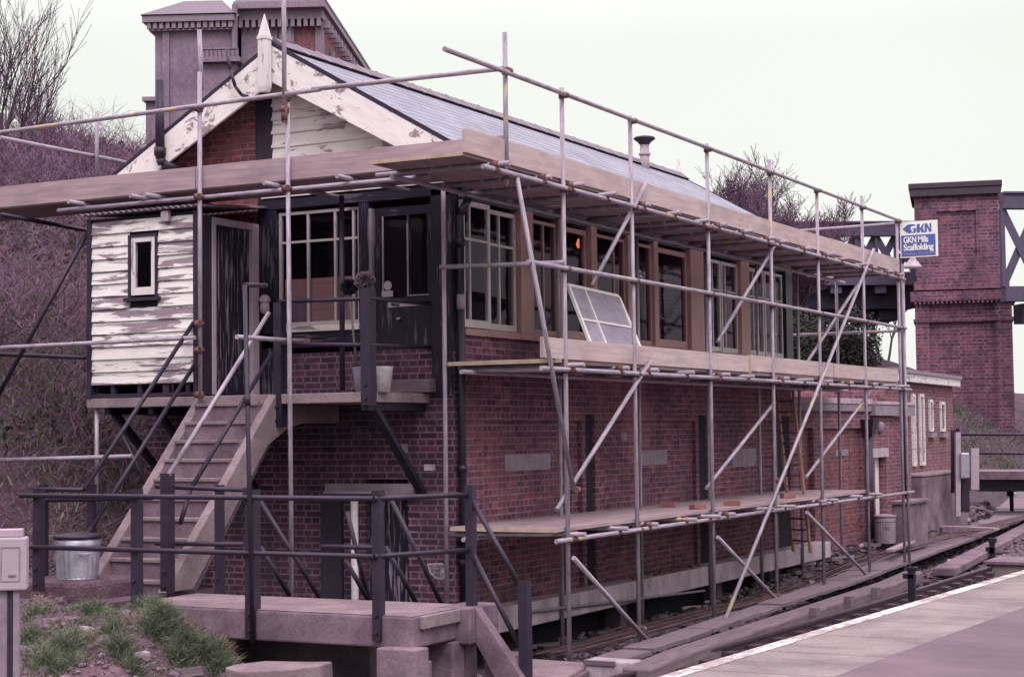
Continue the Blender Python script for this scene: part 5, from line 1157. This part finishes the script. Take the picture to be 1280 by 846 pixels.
scrub('dry_bank_grass', 16000, hillpt(-8, -3.45, -6, 50, .1), m_straw, .3, .007, 5, 1.0)
# grass tufts on the embankment (clumps)
def tufts(name, cl_, mat, n, ln, seed, wd=.004):
    rd = random.Random(seed)
    def f(r):
        c = rd.choice(cl_); rr = c[2]*abs(rd.gauss(0, .5)); t = rd.random()*6.28; x, y = c[0]+rr*math.cos(t), c[1]+rr*math.sin(t); return Vector((x, y, mz(x, y)-.01))
    return scrub(name, n, f, mat, ln, wd, seed, .9)
cls = []
for px, py, r_, k in ((188, 762, .10, 3), (205, 775, .11, 4), (195, 790, .1, 3), (215, 785, .09, 2), (240, 812, .11, 3), (262, 822, .11, 3), (225, 825, .1, 2), (275, 835, .08, 2), (80, 812, .13, 3), (60, 830, .14, 2), (75, 838, .14, 2), (35, 800, .12, 1), (150, 812, .10, 2), (140, 790, .08, 1), (165, 838, .09, 1), (45, 770, .12, 1), (115, 770, .05, 1)):
    q = hit(px, py, mz); cls += [(q.x, q.y, r_*1.45)]*k
tufts('grass_tufts', cls, m_grass, 12000, .18, 21, .0028)
tufts('pale_grass_tufts', cls, m_pgrass, 7000, .19, 23, .0026)
tufts('dry_grass_tufts', [(*hit(a, b, mz)[:2], c) for a, b, c in ((75, 728, .3), (100, 738, .3), (130, 745, .3), (50, 740, .3), (280, 812, .07), (285, 806, .06), (275, 800, .06), (160, 780, .3), (110, 800, .4))], m_straw, 2600, .13, 22, .0026)
def gcov(rd):
    x, y = rd.uniform(-3.4, 1.3), rd.uniform(-8, -4.05); c = noise.noise(Vector((x*1.3, y*1.3, 21)))
    return Vector((x, y, mz(x, y)-.005)) if c > rd.uniform(-.1, .4) else None
scrub('low_grass', 36000, gcov, m_pgrass, .10, .003, 27, .5)
scrub('low_dark_grass', 30000, gcov, m_grass, .11, .003, 28, .5)
def litp(rd): x, y = rd.uniform(-3.4, 1.3), rd.uniform(-8, -4.05); return Vector((x, y, mz(x, y)+.004))
scrub('leaf_litter', 9000, litp, m_litter, .07, .006, 25, .05)
scrub('pale_litter', 2500, litp, m_straw, .06, .004, 26, .05)
# stones
def stones(name, n, fn, r0, r1, mat, seed):
    random.seed(seed); mb = MB()
    for i in range(n):
        p = fn()
        if p: mb.rock(p, random.uniform(r0, r1))
    return struct(mb.build(name, mat), 'stuff')
def balpt():
    y = random.uniform(-3, 32); x = random.uniform(.3, ex(y)-.3) if y < 13 else random.uniform(.1, ex(y)-.3); return Vector((x, y, gz(x, y)+.0))
stones('ballast', 9000, balpt, .02, .055, m_stone, 31)
def debp(): y = random.uniform(19, 40); x = random.uniform(-1.5, 2.8); return Vector((x, y, gz(x, y)))
stones('rubble', 1600, debp, .03, .10, m_stone, 32)
def jnk(): y = random.uniform(1, 13); x = random.uniform(-.2, 1.3); return Vector((x, y, gz(x, y)+.02))
stones('base_rubble', 900, jnk, .03, .09, m_stone, 36)
def bkp(): x = random.uniform(-3, 1.2); y = random.uniform(-7.5, -4.2); return Vector((x, y, mz(x, y)))
stones('bank_pebbles', 2600, bkp, .01, .035, m_stone, 33)
stones('bank_rubble', 130, bkp, .04, .10, m_concd, 35)
stones('bank_chips', 60, bkp, .02, .045, m_beam, 37)
random.seed(77)
random.seed(78)
for nm, mt, n in (('trackside_debris', m_timber, 420), ('pale_trackside_debris', m_board, 110), ('iron_trackside_debris', m_iron, 300)):
    mb = MB()
    for i in range(n):
        y = random.uniform(.5, 30); xb = xs_(max(y, 3)); x = random.uniform(-.1, xb-pw(y)-.05) if random.random() < .6 else random.uniform(xb+.05, xb+.55)
        if y > 10 and x < .1: x = random.uniform(.15, .6) if y < 18 else x
        a = random.uniform(0, 3.14) if random.random() < .5 else 1.57+random.gauss(0, .2); l = random.uniform(.08, .75); z = gz(x, y)+random.uniform(.02, .09); d = Vector((math.cos(a)*l/2, math.sin(a)*l/2, random.uniform(-.04, .04)))
        mb.beam(Vector((x, y, z))-d, Vector((x, y, z))+d, random.uniform(.02, .09), random.uniform(.015, .06))
    struct(mb.build(nm, mt), 'stuff')
# brick rubble on base beam
def bkr(): return Vector((random.uniform(.05, .25), random.uniform(4.5, 7), 1.0))
stones('brick_rubble', 60, bkr, .02, .06, flat('rubble_red', (.2, .1, .1), .9), 34)
# broken concrete lumps front
def slabrock(px, py, wpx, sy_, sz_, rz, lab, mat):
    p = hit(px, py, mz); sx_ = wpx/F*(p-CL).dot(CF)/2; mb = MB(); n = 9; top = []; bot = []
    for i in range(n):
        t = 6.283*i/n; rr = random.uniform(.75, 1.1); top.append((sx_*rr*math.cos(t), sy_*rr*math.sin(t), sz_*random.uniform(.7, 1.1))); bot.append((sx_*1.05*rr*math.cos(t), sy_*1.05*rr*math.sin(t), -.05))
    mb.v += [Vector(v) for v in bot+top]
    for i in range(n): j = (i+1) % n; mb.face([i, j, n+j, n+i])
    mb.face(list(range(n, 2*n))); o = mb.build('rubble_piece', mat, bevel=.006); o.location = p; o.rotation_euler = (random.uniform(-.2, .2), random.uniform(-.2, .2), R(28)+rz); tag(o, lab, 'rubble', 'rubble pieces on the bank')
slabrock(112, 787, 30, .06, .03, .3, 'pale flat stone in the middle of the bank below the dustbin', m_beam)
slabrock(152, 801, 16, .03, .03, .9, 'small white chip right of the flat stone on the bank', m_edge)
slabrock(176, 826, 26, .05, .09, .9, 'white lump of rubble low on the grassy bank', m_beam)
slabrock(50, 712, 30, .06, .06, .4, 'white stone beside the top of the cabinet', m_beam)
slabrock(72, 727, 26, .05, .05, 1.4, 'blue grey stone just below the dustbin on the bank', m_lead)
slabrock(225, 840, 70, .06, .03, .1, 'thin reddish slate lying at the bottom of the bank', m_timber)
def block(c, sx_, sy_, z0, z1, rz, lab, tilt=0):
    mb = MB(); n = 8; top = []; bot = []
    for i in range(n):
        t = 6.283*(i+.5)/n; k = random.uniform(.85, 1.05); x = sx_*max(-1, min(1, 1.35*math.cos(t)))*k; y = sy_*max(-1, min(1, 1.35*math.sin(t)))*k
        top.append((x, y, z1-z0+random.uniform(-.02, .02))); bot.append((x, y, 0))
    mb.v += [Vector(v) for v in bot+top]
    for i in range(n): j = (i+1) % n; mb.face([i, j, n+j, n+i])
    mb.face(list(range(n, 2*n))); o = mb.build('broken_slab', m_conc, bevel=.015); o.location = (c[0], c[1], z0); o.rotation_euler = (tilt, -tilt, rz); tag(o, lab, 'broken slab', 'broken slabs under the walkway front')
block((.78, -4.42), .46, .24, .5, 1.0, .2, 'large broken concrete slab lying under the walkway front', .05)
block((.42, -4.9), .3, .16, .4, .86, -.1, 'smaller broken slab in front of the large one at the bottom edge', -.04)
MB2 = MB(); MB2.box(P(742, 835, 'Z', .5).x, P(742, 835, 'Z', .5).x+.55, -.5, -.25, .35, .62); tag(MB2.build('concrete_kerb', m_beam, bevel=.02), 'short pale concrete kerb piece beside the low landing', 'kerb')
o = tag(MB().beam(hit(85, 765, mz)+Vector((0, 0, .03)), hit(112, 815, mz)+Vector((0, 0, .03)), .06, .05).build('timber_offcut', m_timber, bevel=.006), 'short weathered timber offcut lying on the bank', 'timber')
# wind break mound at right with hay
print('polys', sum(len(m.polygons) for m in bpy.data.meshes))
for o in bpy.data.objects:
    if '_o' in o: del o['_o']
